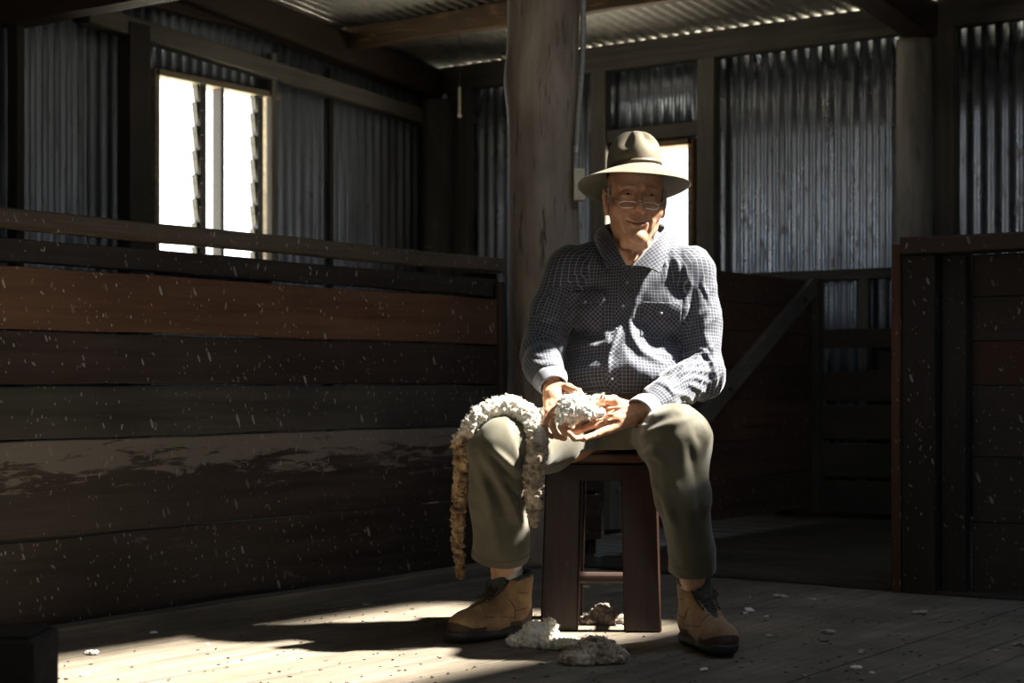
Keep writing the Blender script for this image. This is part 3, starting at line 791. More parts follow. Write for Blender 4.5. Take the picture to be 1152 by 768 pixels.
# ---- hands and the plain body under the clothes
def dirn(a): a = np.array(a, float); return a/np.linalg.norm(a)
def finger(s, root, pts, r0, r1):
    pts = [root]+pts; n = len(pts); rr = [r0+(r1-r0)*i/(n-1) for i in range(n)]
    rr = list(rr); s.chain(pts, rr, .003)
    for i in range(1, n-1): s.ell(pts[i], (rr[i]*1.10,)*3, .004)
    return s
def hands():
    out = []
    # his left hand (right in the picture): palm up, pointing left, holding the wool
    s = SDF(P(630, 430, 4.62)*[1, 0, 0]+[-.02, 4.42, .48], [wrR[0]+.13, 4.84, .76], .0019)
    w = P(720, 462, 4.62)
    kn = [P(672, 456, 4.625), P(668, 467, 4.60), P(667, 478, 4.575), P(672, 488, 4.555)]
    s.cone(elR*.25+w*.75, w, .031, .026, .01, sq=((0, .6, .8), 1.0))
    s.cone(w, P(700, 464, 4.61), .026, .028, .012, sq=((0, 1, 0), .85))
    for q, k in enumerate(kn):
        s.cone(P(712, 460+q*4, 4.625-.008*q), k, .017, .0122-.0005*q, .012)
    s.ell(P(692, 470, 4.595), (.030, .030, .020), .012)
    # fingers: under the wool, curling up at the tips
    tips = [([P(655, 459, 4.615), P(645, 462, 4.60)], .0098, .0078), ([P(650, 473, 4.575), P(637, 476, 4.562), P(629, 470, 4.566)], .0102, .0080),
            ([P(649, 485, 4.548), P(636, 487, 4.535), P(630, 480, 4.53)], .0100, .0078), ([P(657, 493, 4.53), P(646, 493, 4.518), P(640, 487, 4.512)], .0090, .0070)]
    for k, (pts, a, b) in zip(kn, tips): finger(s, k, pts, a, b)
    finger(s, P(702, 457, 4.625), [P(690, 450, 4.60), P(676, 449, 4.575), P(665, 454, 4.556)], .0155, .0090)
    s.ell(P(700, 456, 4.61), (.024, .018, .016), .012)
    for q in range(3):   # tendons / veins on the wrist side
        s.cone(P(714, 456+5*q, 4.594-.004*q), P(684, 459+7*q, 4.572-.004*q), .0035, .003, .006)
    s.noise(.0007, 90, 4, 2); out.append(s.mesh(1))
    # his right hand (left in the picture): coming down and forward, fingers closing round the wool
    s = SDF([wrL[0]-.09, 4.42, .50], [P(672, 0, 4.6)[0], 4.80, .78], .0019)
    w = P(621, 431, 4.665)
    s.cone(elL*.25+w*.75, w, .030, .025, .01)
    kn = [P(640, 449, 4.595), P(632, 456, 4.575), P(624, 461, 4.566), P(616, 463, 4.566)]
    for q, k in enumerate(kn): s.cone(P(627-3.2*q, 436, 4.65), k, .0165, .0125-.0004*q, .012)
    s.ell(P(624, 447, 4.612), (.028, .024, .028), .012)
    fg = [([P(648, 462, 4.570), P(652, 472, 4.562), P(650, 480, 4.572)], .0100, .0078), ([P(634, 474, 4.545), P(640, 484, 4.545), P(647, 488, 4.558)], .0102, .0080),
          ([P(621, 478, 4.543), P(626, 490, 4.546), P(635, 493, 4.558)], .0100, .0078), ([P(613, 477, 4.549), P(614, 487, 4.552), P(621, 491, 4.562)], .0090, .0070)]
    for k, (pts, a, b) in zip(kn, fg): finger(s, k, pts, a, b)
    finger(s, P(629, 436, 4.640), [P(640, 437, 4.606), P(650, 441, 4.580), P(657, 448, 4.566)], .0150, .0090)
    s.ell(P(630, 438, 4.630), (.020, .018, .016), .010)
    for q in range(3): s.cone(P(626-3*q, 437, 4.635), P(634-7*q, 455, 4.562+.004*q), .0034, .003, .006)
    s.noise(.0007, 90, 6, 2); out.append(s.mesh(1))
    # the rest, plain, hidden by the clothes except at the ankles
    lo = np.array([-.12, 4.35, .03]); hi = np.array([.78, 5.15, 1.16])
    s = SDF(lo, hi, .007)
    s.cone(P(712, 310, 4.95), P(706, 450, 4.98), .070, .085, .04, sq=((1, 0, 0), .8))
    s.cone(shL, shR, .05, .05, .03)
    for a, b, c in ((shL, elL, wrL), (shR, elR, wrR)): s.chain([a, b, c], [.034, .028, .024], .02)
    for a, b, c in ((hipL, knL, anL), (hipR, knR, anR)): s.chain([a, b], [.085, .054], .03); s.chain([b, b*.45+c*.55, c], [.052, .046, .038], .02)
    s.cone(neck+np.array([0, .02, .0]), P(712, 310, 4.93), .05, .06, .02)
    out.append(s.mesh(1)); return out
parts = [(hW, hQ, headattr)]+[(V_, Q_, None) for V_, Q_ in hands()]
Vs = []; Qs = []; As = []; off = 0
for V_, Q_, a_ in parts:
    Vs.append(V_); Qs.append(Q_+off); As.append(a_ if a_ is not None else np.zeros((len(V_), 4))); off += len(V_)
bV = np.concatenate(Vs); bQ = np.concatenate(Qs); bA = np.concatenate(As)
M_skin = NT('skin'); t = M_skin
at = t.n('ShaderNodeAttribute', _attribute_name='marks'); sp = t.n('ShaderNodeSeparateColor'); t.l(at.outputs['Color'], sp.inputs[0])
n1 = t.noise(t.coord((1, 1, 1), rnd=False), 45, 4); n2 = t.noise(t.coord((1, 1, 1), rnd=False), 260, 4, .7); n3 = t.noise(t.coord((1, 1, 1), rnd=False), 18, 4)
col = t.ramp(n1, [(.3, (.45, .235, .14)), (.7, (.63, .365, .235))])
col = t.mix(t.ramp(n3, [(.55, 0.0), (.75, .35)]), col, (.30, .12, .07))
col = t.mix(t.math('MULTIPLY', sp.outputs[0], .5), col, (.50, .16, .10))
col = t.mix(t.math('MULTIPLY', sp.outputs[1], .75), col, (.20, .07, .055))
col = t.mix(t.math('MULTIPLY', at.outputs['Alpha'], .35), col, (.30, .17, .12))
col = t.mix(sp.outputs[2], col, (.12, .10, .085))
skin_m = t.fin(col, .48, t.bump(n2, .25, .0015), None, Subsurface__Weight=.12, Subsurface__Radius=(.012, .005, .003), Subsurface__Scale=1.0)
body = body_obj('body', bV, bQ, skin_m)
ca = body.data.color_attributes.new('marks', 'FLOAT_COLOR', 'POINT'); ca.data.foreach_set('color', bA.astype(np.float32).ravel())
# eyes
M_eye = plain('eye_white', (.28, .25, .22), .25, var=.05); M_iris = plain('iris', (.03, .018, .012), .15, var=.1)
for sx in (-1, 1):
    c = H2W((sx*.031, -.0742, .0006)); g = H2W((sx*.031+.004, -.0885, .0000)); dr = dirn(g-c)
    e = MB().ball(c-BASE, .0123, 3).build('eye', M_eye, man, smooth=True)
    MB().ball(c-BASE+dr*.0083, .0062, 2).build('iris', M_iris, e, smooth=True)
    # lids: upper and lower rims
    for (dz, nm) in ((.0042, 'upper'), (-.0050, 'lower')):
        pts = []
        for q in range(9):
            u = -1+q/4; pts.append(H2W((sx*.031+u*.0138, -.0878+.0065*u*u, dz*(1-u*u*.85)))-BASE)
        MB().tube(pts, [.001+.0012*math.sin(PI*(q+.5)/9) for q in range(9)], 8).build('eyelid', skin_m, man, smooth=True)
# grey hair at the sides
s = SDF((-.11, -.06, -.08), (.11, .13, .07), .0028)
s.ell((0, .020, .035), (.0775, .094, .094), 0)
s.half((0, .034, -.01), (0, -1, -.3)); s.half((0, 0, -.055), (0, -.4, -1)); s.half((0, 0, .052), (0, 0, 1))
for sx in (-1, 1): s.ell((sx*.082, .010, -.016), (.016, .026, .034), .006, 'sub')
for sx in (-1, 1): s.cone((sx*.0725, -.026, .02), (sx*.0715, -.020, -.018), .006, .003, .004)
s.noise(.0010, 130, 8, 2, sc=(1, 1, .5))
V_, Q_ = s.mesh(0); body_obj('hair', H2W(V_), Q_, plain('grey_hair', (.22, .205, .19), .7, bump=.5, bscale=220))

# ---- glasses: half-moon reading glasses low on the nose
M_gold = plain('glasses_wire', (.92, .85, .76), .30, .8, var=.05)
gl_root = MB()
def lens(sx):
    pts = []
    cx, cz, w_, h_ = sx*.0300, -.0290, .0205, .0090
    for q in range(33):
        a = 2*PI*q/32; x = math.copysign(abs(math.cos(a))**.6, math.cos(a))*w_; z = math.copysign(abs(math.sin(a))**.75, math.sin(a))*h_*(1.0 if math.sin(a) < 0 else .8)
        pts.append(H2W((cx+x, -.1075+.35*abs(cx+x)*abs(cx+x)/.05, cz+z))-BASE)
    return pts
b = MB(); 
for sx in (-1, 1): b.tube(lens(sx), .0015, 8)
b.tube([H2W((x, -.1085-.006*(1-abs(x)/.0095), -.0245+.004*(1-(x/.0095)**2)))-BASE for x in np.linspace(-.0095, .0095, 9)], .0010, 8)
gls = b.build('glasses', M_gold, man, smooth=True)
for sx in (-1, 1):
    MB().tube([H2W(p)-BASE for p in ((sx*.050, -.1000, -.025), (sx*.060, -.088, -.020), (sx*.074, -.050, -.002), (sx*.080, .000, .012), (sx*.079, .022, .004))], .0010, 8).build('temple', M_gold, gls, smooth=True)
t = NT('lens_glass'); g_ = t.n('ShaderNodeBsdfGlossy'); g_.inputs['Roughness'].default_value = .03; tr = t.n('ShaderNodeBsdfTransparent'); mx = t.n('ShaderNodeMixShader'); mx.inputs[0].default_value = .10
t.l(tr.outputs[0], mx.inputs[1]); t.l(g_.outputs[0], mx.inputs[2]); t.l(mx.outputs[0], t.out.inputs[0])
for sx in (-1, 1):
    pts = lens(sx)[:-1]; V_ = [tuple(p) for p in pts]; link('lens', mesh_np('lens', V_, [tuple(range(len(V_)))]), t.m, gls)

# ---- hat
def hat():
    n = 120
    cx, cy = P(713.5, 0, 4.83)[0], 4.83
    def base(th):   # th: 0 = viewer's right, PI/2 = away, -PI/2 = toward us
        return 0
    rows = []
    zb0 = .71+243/1900*4.83
    yaw = math.radians(6)
    def pt(r_x, r_y, th, z): 
        x = r_x*math.cos(th); y = r_y*math.sin(th)
        return (cx+x*math.cos(yaw)-y*math.sin(yaw), cy+x*math.sin(yaw)+y*math.cos(yaw), z)
    th = np.arange(n)/n*2*PI
    V = []; rings = []
    def ring(f): 
        rings.append(len(V)); 
        for a in th: V.append(f(a))
    def zband(a):   # height of the crown foot round the head: higher in front
        s = math.sin(a); return zb0-.010-.016*s+.002*math.cos(2*a)+.004*math.cos(a)
    # brim: from edge (under) to crown foot
    def brim(u, under):
        def f(a):
            s = math.sin(a); c = math.cos(a)
            rx = .0795+(.161-.0795)*u; ry = .097+(.172-.097)*u
            if s > 0: ry = .097+(.165-.097)*u
            edge = zb0-.048-.0255*s-.0115*s*s-.004*math.cos(a)+.003*math.sin(2*a+.6); g = u**1.15
            z = zband(a)*(1-g)+edge*g
            return pt(rx, ry, a, z-(.003 if under else 0))
        return f
    for u in (0, .2, .4, .6, .8, .94): ring(brim(u, True))
    ring(lambda a: (lambda p: (p[0], p[1], p[2]-.0015))(brim(1.0, False)(a)))
    for u in (.94, .8, .6, .4, .2, .05): ring(brim(u, False))
    # crown
    Hc = .111
    for k, v in enumerate(np.linspace(0.0, 1, 34)):
        def f(a, v=v):
            s = math.sin(a); c = math.cos(a)
            h_ = math.sin(v*PI/2); w = max(0, 1-h_**3.4)**(1/1.9)*(1-.02*h_)
            rx = .0785*w; ry = .096*w
            h = Hc*h_
            x = rx*c; y = ry*s
            # a crease along the top, open to the back, and two pinches at the front
            h2 = h-.016*math.exp(-(x/.016)**2)*max(0, min(1, (h_-.8)/.15))*max(0, min(1, (y+.045)/.05))
            if s < 0:
                pinch = .026*max(0, -s)**1.2*math.exp(-((abs(c)-.55)/.26)**2)*math.exp(-((h_-.70)/.24)**2)
                x -= pinch*c*1.2; y += pinch
            x_, y_ = x, y
            X = cx+x_*math.cos(yaw)-y_*math.sin(yaw); Y = cy+x_*math.sin(yaw)+y_*math.cos(yaw)
            lean = .0
            return (X, Y+lean, zband(a)*(1-v)+(zb0-.004)*v+h2)
        ring(f)
    Fc = []
    for r in range(len(rings)-1):
        a, b_ = rings[r], rings[r+1]
        for i in range(n): j = (i+1) % n; Fc.append((a+i, a+j, b_+j, b_+i))
    V.append(tuple(np.mean([V[rings[-1]+i] for i in range(n)], 0))); c_ = len(V)-1
    for i in range(n): Fc.append((rings[-1]+i, rings[-1]+(i+1) % n, c_))
    # inside closing (sweatband)
    return np.array(V), Fc, zband, pt
hatV, hatF, zband, hpt = hat()
t = NT('felt'); f1 = t.noise(t.coord((1, 1, 1), rnd=False), 22, 4); f2 = t.noise(t.coord((1, 1, 1), rnd=False), 500, 3)
felt = t.fin(t.ramp(f1, [(.3, (.098, .082, .050)), (.7, (.15, .127, .080))]), .82, t.bump(f2, .25, .001), None, Sheen__Weight=.15)
ho = link('hat', mesh_np('hat', hatV-BASE, hatF), felt, man, smooth=True)
# band
n = 96; V_ = []; Fc = []
for zz, rr in ((.001, .0012), (.001, .0030), (.0125, .0020), (.0125, .0)):
    for i in range(n):
        a = i/n*2*PI; w_ = (.0785-.0018*(zz/.0175))+rr; p = hpt(w_, w_+.0175, a, zband(a)+zz); V_.append(p)
for r in range(3):
    for i in range(n): j = (i+1) % n; Fc.append((r*n+i, r*n+j, r*n+n+j, r*n+n+i))
bd = link('hat_band', mesh_np('hat_band', np.array(V_)-BASE, Fc), plain('hat_band', (.075, .055, .035), .55, bump=.2, bscale=300), ho, smooth=True)

# ---- shirt
def shirt():
    lo = np.array([P(588, 0, 4.9)[0]-.03, 4.42, .60]); hi = np.array([P(815, 0, 4.9)[0]+.05, 5.16, 1.20])
    s = SDF(lo, hi, .0038)
    X = (1, 0, 0)
    ch = P(712, 330, 4.93); ch[1] = 4.93
    s.ell(P(712, 335, 4.935), (.178, .125, .135), 0)                    # chest
    s.ell(P(702, 395, 4.93), (.172, .150, .115), .05)                   # belly
    s.ell(P(698, 420, 4.915), (.185, .165, .085), .05)
    s.ell(P(705, 448, 4.95), (.180, .150, .060), .03)
    s.cone(P(655, 304, 4.93), P(772, 306, 4.93), .058, .060, .05, sq=((0, 1, 0), .75))   # shoulders
    s.cone(P(714, 268, 4.90), P(714, 320, 4.93), .060, .085, .05)
    s.cone(P(690, 279, 4.91), shL, .040, .050, .04); s.cone(P(740, 279, 4.91), shR, .040, .054, .04)
    s.ell(P(672, 352, 4.86), (.07, .05, .06), .03); s.ell(P(752, 350, 4.86), (.07, .05, .06), .03)
    # sleeves
    s.chain([shL, P(622, 350, 4.88), elL, P(612, 412, 4.76), wrL+np.array([0, .02, .006])], [.066, .062, .056, .050, .041], .022)
    s.chain([shR, P(788, 362, 4.89), P(789, 415, 4.86), elR], [.068, .061, .058, .057], .022)
    s.chain([elR, P(762, 436, 4.76), P(742, 450, 4.68), wrR+np.array([.012, .018, .002])], [.056, .053, .047, .038], .020)
    # openings
    s.half(P(0, 441, 4.75)-[0, 0, .0], (.04, .06, -1)) if False else None
    # cuffs cut
    dL = dirn(wrL-P(612, 412, 4.76)); dR = dirn(wrR-P(742, 450, 4.68))
    s.cone(wrL+dL*.020, wrL+dL*.12, .06, .07, 0, 'sub'); s.cone(wrR+dR*.035, wrR+dR*.13, .075, .085, .0, 'sub')
    s.cone(wrL-dL*.02, wrL+dL*.04, .030, .031, .002, 'sub'); s.cone(wrR-dR*.03, wrR+dR*.04, .030, .032, .002, 'sub')
    # neck hole
    s.cone(P(714, 250, 4.89), P(714, 279, 4.89), .060, .054, .004, 'sub')
    s.chain([P(714, 274, 4.845), P(712, 282, 4.80), P(709, 291, 4.765)], [.042, .018, .003], .002, 'sub')
    # lower edge
    ax = [s.lo[i]+s.h*np.arange(s.n[i]) for i in range(3)]
    Xg, Yg, Zg = np.meshgrid(*ax, indexing='ij', sparse=True)
    cut = (zat(441, 4.77)-Zg)+.10*np.abs(Xg-.31)**1.5-.03*(Yg-4.77)
    arm = np.sqrt((Xg-.5)**2)*0
    m = (Xg > P(604, 0, 4.8)[0]+.028) & (Xg < P(752, 0, 4.75)[0]) & (Yg > 4.72)
    m = m | ((Yg > 4.86))
    s.f = np.where(m & (cut > -.01), np.maximum(s.f, cut), s.f).astype(np.float32)
    V, Q = s.mesh(2)
    # cloth: soft folds all over, long folds where the cloth hangs
    N = normals(V, Q)
    q = V.copy()
    D = .0045*fbm(q*np.array([9, 6, 7]), 2, 21)+.0022*fbm(q*np.array([26, 12, 13]), 2, 22)
    # crumples of the right forearm and elbow
    a, b_ = elR, wrR; u = (V-a)@dirn(b_-a); r_ = np.linalg.norm(V-a-np.outer(u, dirn(b_-a)), axis=1)
    msk = np.exp(-((u-.04)/.10)**2)*(r_ < .085)
    D += msk*.0060*(1-np.abs(vnoise(np.stack([u*42+vnoise(V*12, 2)*1.2+(V[:, 2]*14), V[:, 0]*5, V[:, 2]*5], 1), 31))*2.2)
    a, b_ = elL, wrL; u = (V-a)@dirn(b_-a); r_ = np.linalg.norm(V-a-np.outer(u, dirn(b_-a)), axis=1)
    msk = np.exp(-((u-.02)/.07)**2)*(r_ < .08)
    D += msk*.004*(1-np.abs(vnoise(np.stack([u*40, V[:, 0]*6, V[:, 2]*14], 1), 33))*2.2)
    rg = 1-2*np.abs(vnoise(np.stack([V[:, 0]*20+V[:, 2]*9, V[:, 1]*8, V[:, 2]*13-V[:, 0]*7], 1), 35)); D += .0026*rg*np.clip(rg+.4, 0, 1)
    rg = 1-2*np.abs(vnoise(np.stack([V[:, 0]*17-V[:, 2]*24, V[:, 1]*12, V[:, 2]*12], 1), 36)); D += .0022*rg*(V[:, 0] > P(770, 0, 4.8)[0])
    V = V+N*D[:, None]
    fl = [([(727, 300), (722, 322), (712, 345), (708, 362), (711, 380), (722, 396), (752, 411)], 4.0, .010),
          ([(745, 362), (738, 380), (735, 396)], 15, -.016), ([(752, 380), (748, 398)], 12, -.010),
          ([(631, 389), (655, 388), (672, 390), (683, 384), (682, 372)], 4.5, .008), ([(640, 402), (668, 402), (690, 400)], 7, -.006),
          ([(648, 372), (665, 378), (676, 372)], 10, -.008),
          ([(702, 352), (694, 378), (685, 400), (684, 420), (688, 432)], 2.6, .007), ([(700, 398), (712, 412), (735, 422)], 8, .006),
          ([(741, 283), (750, 300), (746, 320)], 4, .007), ([(757, 285), (762, 300), (758, 322)], 4, .006), ([(770, 300), (776, 320), (770, 345)], 3.5, .006), ([(750, 290), (754, 318)], 3, -.002), ([(763, 292), (765, 322)], 2.5, .005),
          ([(781, 330), (776, 370), (772, 400)], 3.5, -.007), ([(640, 318), (636, 350), (634, 385)], 4, -.010),
          ([(800, 345), (790, 372), (800, 395)], 4, .005), ([(806, 385), (795, 398), (780, 400)], 3, .006), ([(790, 408), (800, 402)], 4, -.006),
          ([(668, 290), (655, 305), (650, 325)], 3.5, .004), ([(690, 300), (676, 318)], 3.5, .004),
          ([(600, 360), (615, 372), (630, 372)], 3.5, .005), ([(598, 380), (612, 392), (628, 396)], 3.5, .005), ([(598, 404), (610, 408), (626, 410)], 3, .005)]
    arm = [[(740, 424), (768, 411), (805, 406)], [(742, 429), (776, 416), (806, 419)], [(753, 435), (781, 424), (802, 432)], [(760, 435), (776, 432), (794, 442)], [(758, 442), (773, 445), (781, 455)], [(735, 428), (748, 432), (760, 445)],
           [(596, 398), (610, 402), (628, 398)], [(598, 408), (612, 413), (627, 410)], [(603, 418), (613, 424), (626, 421)], [(640, 345), (622, 356), (606, 360)], [(652, 300), (640, 315), (634, 335)], [(795, 300), (790, 320), (800, 345)]]
    for p_ in arm:
        fl.append((p_, 2.4, .0042)); fl.append(([(x_, y_+4.5) for x_, y_ in p_], 2.4, -.0022))
    V = folds(V, Q, fl)
    V = laplace(V, Q, .15)
    return V, Q
sV, sQ = shirt()
M_plaid = NT('checked_cotton'); t = M_plaid
uv = t.n('ShaderNodeUVMap', _uv_map='weave'); sp = t.n('ShaderNodeSeparateXYZ'); t.l(uv.outputs[0], sp.inputs[0])
def lines(c, per, wd, soft=.4):
    fr = t.math('FRACT', t.math('DIVIDE', c, per)); d = t.math('ABSOLUTE', t.math('SUBTRACT', fr, .5))
    mr = t.n('ShaderNodeMapRange', _clamp=True); t.l(d, mr.inputs[0]); mr.inputs[1].default_value = wd; mr.inputs[2].default_value = wd*soft; return mr.outputs[0]
U_, V2 = sp.outputs[0], sp.outputs[1]
la = t.math('MAXIMUM', lines(U_, .0096, .085), lines(V2, .0096, .085))
lb = t.math('MAXIMUM', lines(t.math('ADD', U_, .003), .0384, .16, .7), lines(t.math('ADD', V2, .003), .0384, .16, .7))
nz_ = t.noise(uv.outputs[0], 60, 3); wv = t.noise(uv.outputs[0], 900, 2)
bc = t.ramp(nz_, [(.3, (.014, .019, .036)), (.7, (.027, .036, .064))])
bc = t.mix(t.math('MULTIPLY', lb, .35), bc, (.055, .065, .10))
bc = t.mix(t.math('MULTIPLY', la, .75), bc, (.31, .32, .34))
M_shirt = t.fin(bc, .75, t.bump(wv, .2, .001), None, Sheen__Weight=.35, Sheen__Roughness=.4)
def set_uv(o, V, Q, fn):
    uvl = o.data.uv_layers.new(name='weave'); cen = V[Q].mean(1)
    out = fn(V, Q, cen); uvl.data.foreach_set('uv', out.reshape(-1, 2).astype(np.float32).ravel())
def shirt_uv(V, Q, cen):
    C4 = V[Q]            # n,4,3
    tx = np.array([P(706, 0, 4.93)[0], 4.95])
    def torso(p):
        a = np.arctan2(p[..., 0]-tx[0], -(p[..., 1]-tx[1])); return np.stack([a*.165+.05*(p[..., 0]-tx[0]), p[..., 2]+.18*(p[..., 1]-4.78)], -1)
    def arm(a, b_, off):
        ax = dirn(b_-a); e1 = dirn(np.cross(ax, (0, 1, 0))); e2 = np.cross(ax, e1)
        def f(p):
            r = p-a; u = r@ax; x = r@e1; y = r@e2; an = np.arctan2(y, x); return np.stack([an*.056, u+off], -1)
        return f
    def segd(a, b_): 
        ab = b_-a; t_ = np.clip(((cen-a)@ab)/(ab@ab), 0, 1); return np.linalg.norm(cen-a-t_[:, None]*ab, axis=1)
    ds = [segd(shL+[-.02, 0, -.06], elL), segd(elL, wrL), segd(shR+[.02, 0, -.06], elR), segd(elR, wrR)]
    fs = [arm(shL, elL, 0), arm(elL, wrL, .3), arm(shR, elR, 0), arm(elR, wrR, .3)]
    D = np.stack(ds, 1); k = D.argmin(1); dm = D.min(1)
    tor = (dm > .072) | ((cen[:, 0] > shL[0]+.035) & (cen[:, 0] < shR[0]-.035) & (cen[:, 1] > 4.76)&(cen[:, 2] > .80))
    o = torso(C4)
    for i, f in enumerate(fs):
        m = (k == i) & ~tor; o[m] = f(C4[m])
    # bias-cut button band
    pj = proj(cen); d, s_ = polydist(pj, [(707, 300), (702, 345), (694, 380), (687, 412), (690, 440)])
    pb = (d < 7.5) & tor & (cen[:, 1] < 4.93)
    ob = o[pb]; c_, s2 = math.cos(PI/4), math.sin(PI/4); o[pb] = np.stack([ob[..., 0]*c_-ob[..., 1]*s2, ob[..., 0]*s2+ob[..., 1]*c_], -1)
    return o
sh = body_obj('shirt', sV, sQ, M_shirt); set_uv(sh, sV, sQ, shirt_uv)

# surface finder, to lay pockets, flaps and cuffs on the cloth
from mathutils.bvhtree import BVHTree
def bvh_of(V, Q): return BVHTree.FromPolygons([tuple(v) for v in V], [tuple(int(i) for i in q) for q in Q])
sB = bvh_of(sV, sQ)
def hit(bv, px, py, off=0):
    o = Vector((0, 0, CH)); d = Vector(((px-576)/F, 1, -(py-HZ)/F)).normalized()
    h, n, i, ds = bv.ray_cast(o, d, 20)
    if h is None: return None
    if n.dot(d) > 0: n = -n
    return np.array(h+n*off)
def patch(name, poly, mat, parent, off=.0022, bv=None, nu=26, nv=26, uvrot=PI/4, puff=.0, thick=.0016):
    """cloth patch over a quad outline given by its four corners (as seen), with real thickness"""
    bv = bv or sB; (x0, y0), (x1, y1), (x2, y2), (x3, y3) = poly
    V = []; Fc = []; uvs = []; ok = True
    for j in range(nv+1):
        for i in range(nu+1):
            u, v = i/nu, j/nv
            px = (x0*(1-u)+x1*u)*(1-v)+(x3*(1-u)+x2*u)*v; py = (y0*(1-u)+y1*u)*(1-v)+(y3*(1-u)+y2*u)*v
            h = hit(bv, px, py, off+puff*math.sin(PI*u)*math.sin(PI*min(1, v*1.2)))
            if h is None: h = V[-1]+BASE
            V.append(h-BASE); uvs.append(h)
    V = np.array(V)
    Q = np.array([(j*(nu+1)+i, j*(nu+1)+i+1, (j+1)*(nu+1)+i+1, (j+1)*(nu+1)+i) for j in range(nv) for i in range(nu)])
    V = laplace(V, Q, .3)
    o = link(name, mesh_fast(name, V, Q), mat, parent, smooth=True)
    sm = o.modifiers.new('thickness', 'SOLIDIFY'); sm.thickness = thick; sm.offset = 1
    W_ = V+BASE; c_, s2 = math.cos(uvrot), math.sin(uvrot)
    uvl = o.data.uv_layers.new(name='weave'); q = W_[Q][..., [0, 2]]
    q = np.stack([q[..., 0]*c_-q[..., 1]*s2, q[..., 0]*s2+q[..., 1]*c_], -1); uvl.data.foreach_set('uv', q.reshape(-1).astype(np.float32))
    return o
pR = patch('pocket', [(722, 345), (766, 349), (766, 384), (720, 378)], M_shirt, sh, puff=.004)
patch('pocket_flap', [(721, 339), (767, 341), (766, 356), (722, 349)], M_shirt, pR, off=.0062, nv=10, uvrot=.5)
pL = patch('pocket', [(638, 336), (680, 334), (677, 377), (636, 378)], M_shirt, sh, puff=.004)
patch('pocket_flap', [(637, 328), (681, 327), (680, 340), (638, 345)], M_shirt, pL, off=.0062, nv=10, uvrot=.9)
M_btn = plain('button', (.26, .27, .30), .4, var=.05)
for (x, y) in ((744, 352), (660, 341), (706, 318), (701, 344), (694, 371), (686, 398), (688, 426)):
    h = hit(sB, x, y, .004 if x not in (744, 660) else .0105)
    if h is not None: MB().ball(h-BASE, .0042, 2, (1, .35, 1)).build('button', M_btn, sh, smooth=True)

# collar: stand and fall, with its two long points in front
def collar():
    inn = spline([P(709, 300, 4.778), P(720, 288, 4.785), P(731, 275, 4.80), P(741, 264, 4.83), P(747, 257, 4.875), P(744, 252, 4.925), P(730, 250, 4.965), P(714, 249, 4.975), P(699, 250, 4.965), P(686, 252, 4.925),
                  P(683, 257, 4.875), P(688, 265, 4.83), P(694, 277, 4.80), P(700, 289, 4.785), P(706, 301, 4.778)], 85)
    out = spline([P(741, 307, 4.75), P(746, 297, 4.765), P(751, 286, 4.785), P(756, 276, 4.82), P(759, 268, 4.87), P(756, 263, 4.94), P(738, 262, 5.0), P(714, 262, 5.015), P(690, 262, 5.0), P(672, 264, 4.94),
                  P(670, 270, 4.87), P(673, 279, 4.82), P(677, 287, 4.785), P(680, 293, 4.765), P(683, 301, 4.75)], 85)
    n = len(inn)-1; V = []; Fc = []; K = 7
    for i in range(n+1):
        e = min(i, n-i)/n; st = inn[i]+np.array([0, .004, -.030*min(1, e/.12)-.002])
        top = inn[i]
        for k in range(K+1):
            if k == 0: V.append(st); continue
            t_ = (k-1)/(K-1); p = top*(1-t_)+out[i]*t_
            c_ = np.array([P(714, 0, 4.88)[0], 4.89, p[2]]); o_ = dirn(p-c_)
            p = p+o_*(.007*math.sin(PI*min(1, t_*1.1))+.0025)+np.array([0, 0, .006*math.sin(PI*t_)])
            V.append(p)
    for i in range(n):
        for k in range(K): Fc.append((i*(K+1)+k, i*(K+1)+k+1, (i+1)*(K+1)+k+1, (i+1)*(K+1)+k))
    return np.array(V), np.array(Fc), K
cV, cF, cK = collar()
for i in range(len(cV)):
    k = i % (cK+1)
    if k >= 2:
        h, nn, ix, ds = sB.find_nearest(Vector(cV[i]))
        dd = (Vector(cV[i])-h).dot(nn); mn = .004+.003*(k/cK < 1)
        if dd < mn: cV[i] = np.array(h+nn*mn)
cl = link('collar', mesh_fast('collar', cV-BASE, cF), M_shirt, sh, smooth=True)
sm = cl.modifiers.new('thickness', 'SOLIDIFY'); sm.thickness = .0018; sm.offset = 0
uvl = cl.data.uv_layers.new(name='weave'); q = cV[cF]; uvl.data.foreach_set('uv', np.stack([q[..., 0]*.8+q[..., 2]*.6, q[..., 2]*.8-q[..., 0]*.6+q[..., 1]*.3], -1).reshape(-1).astype(np.float32))

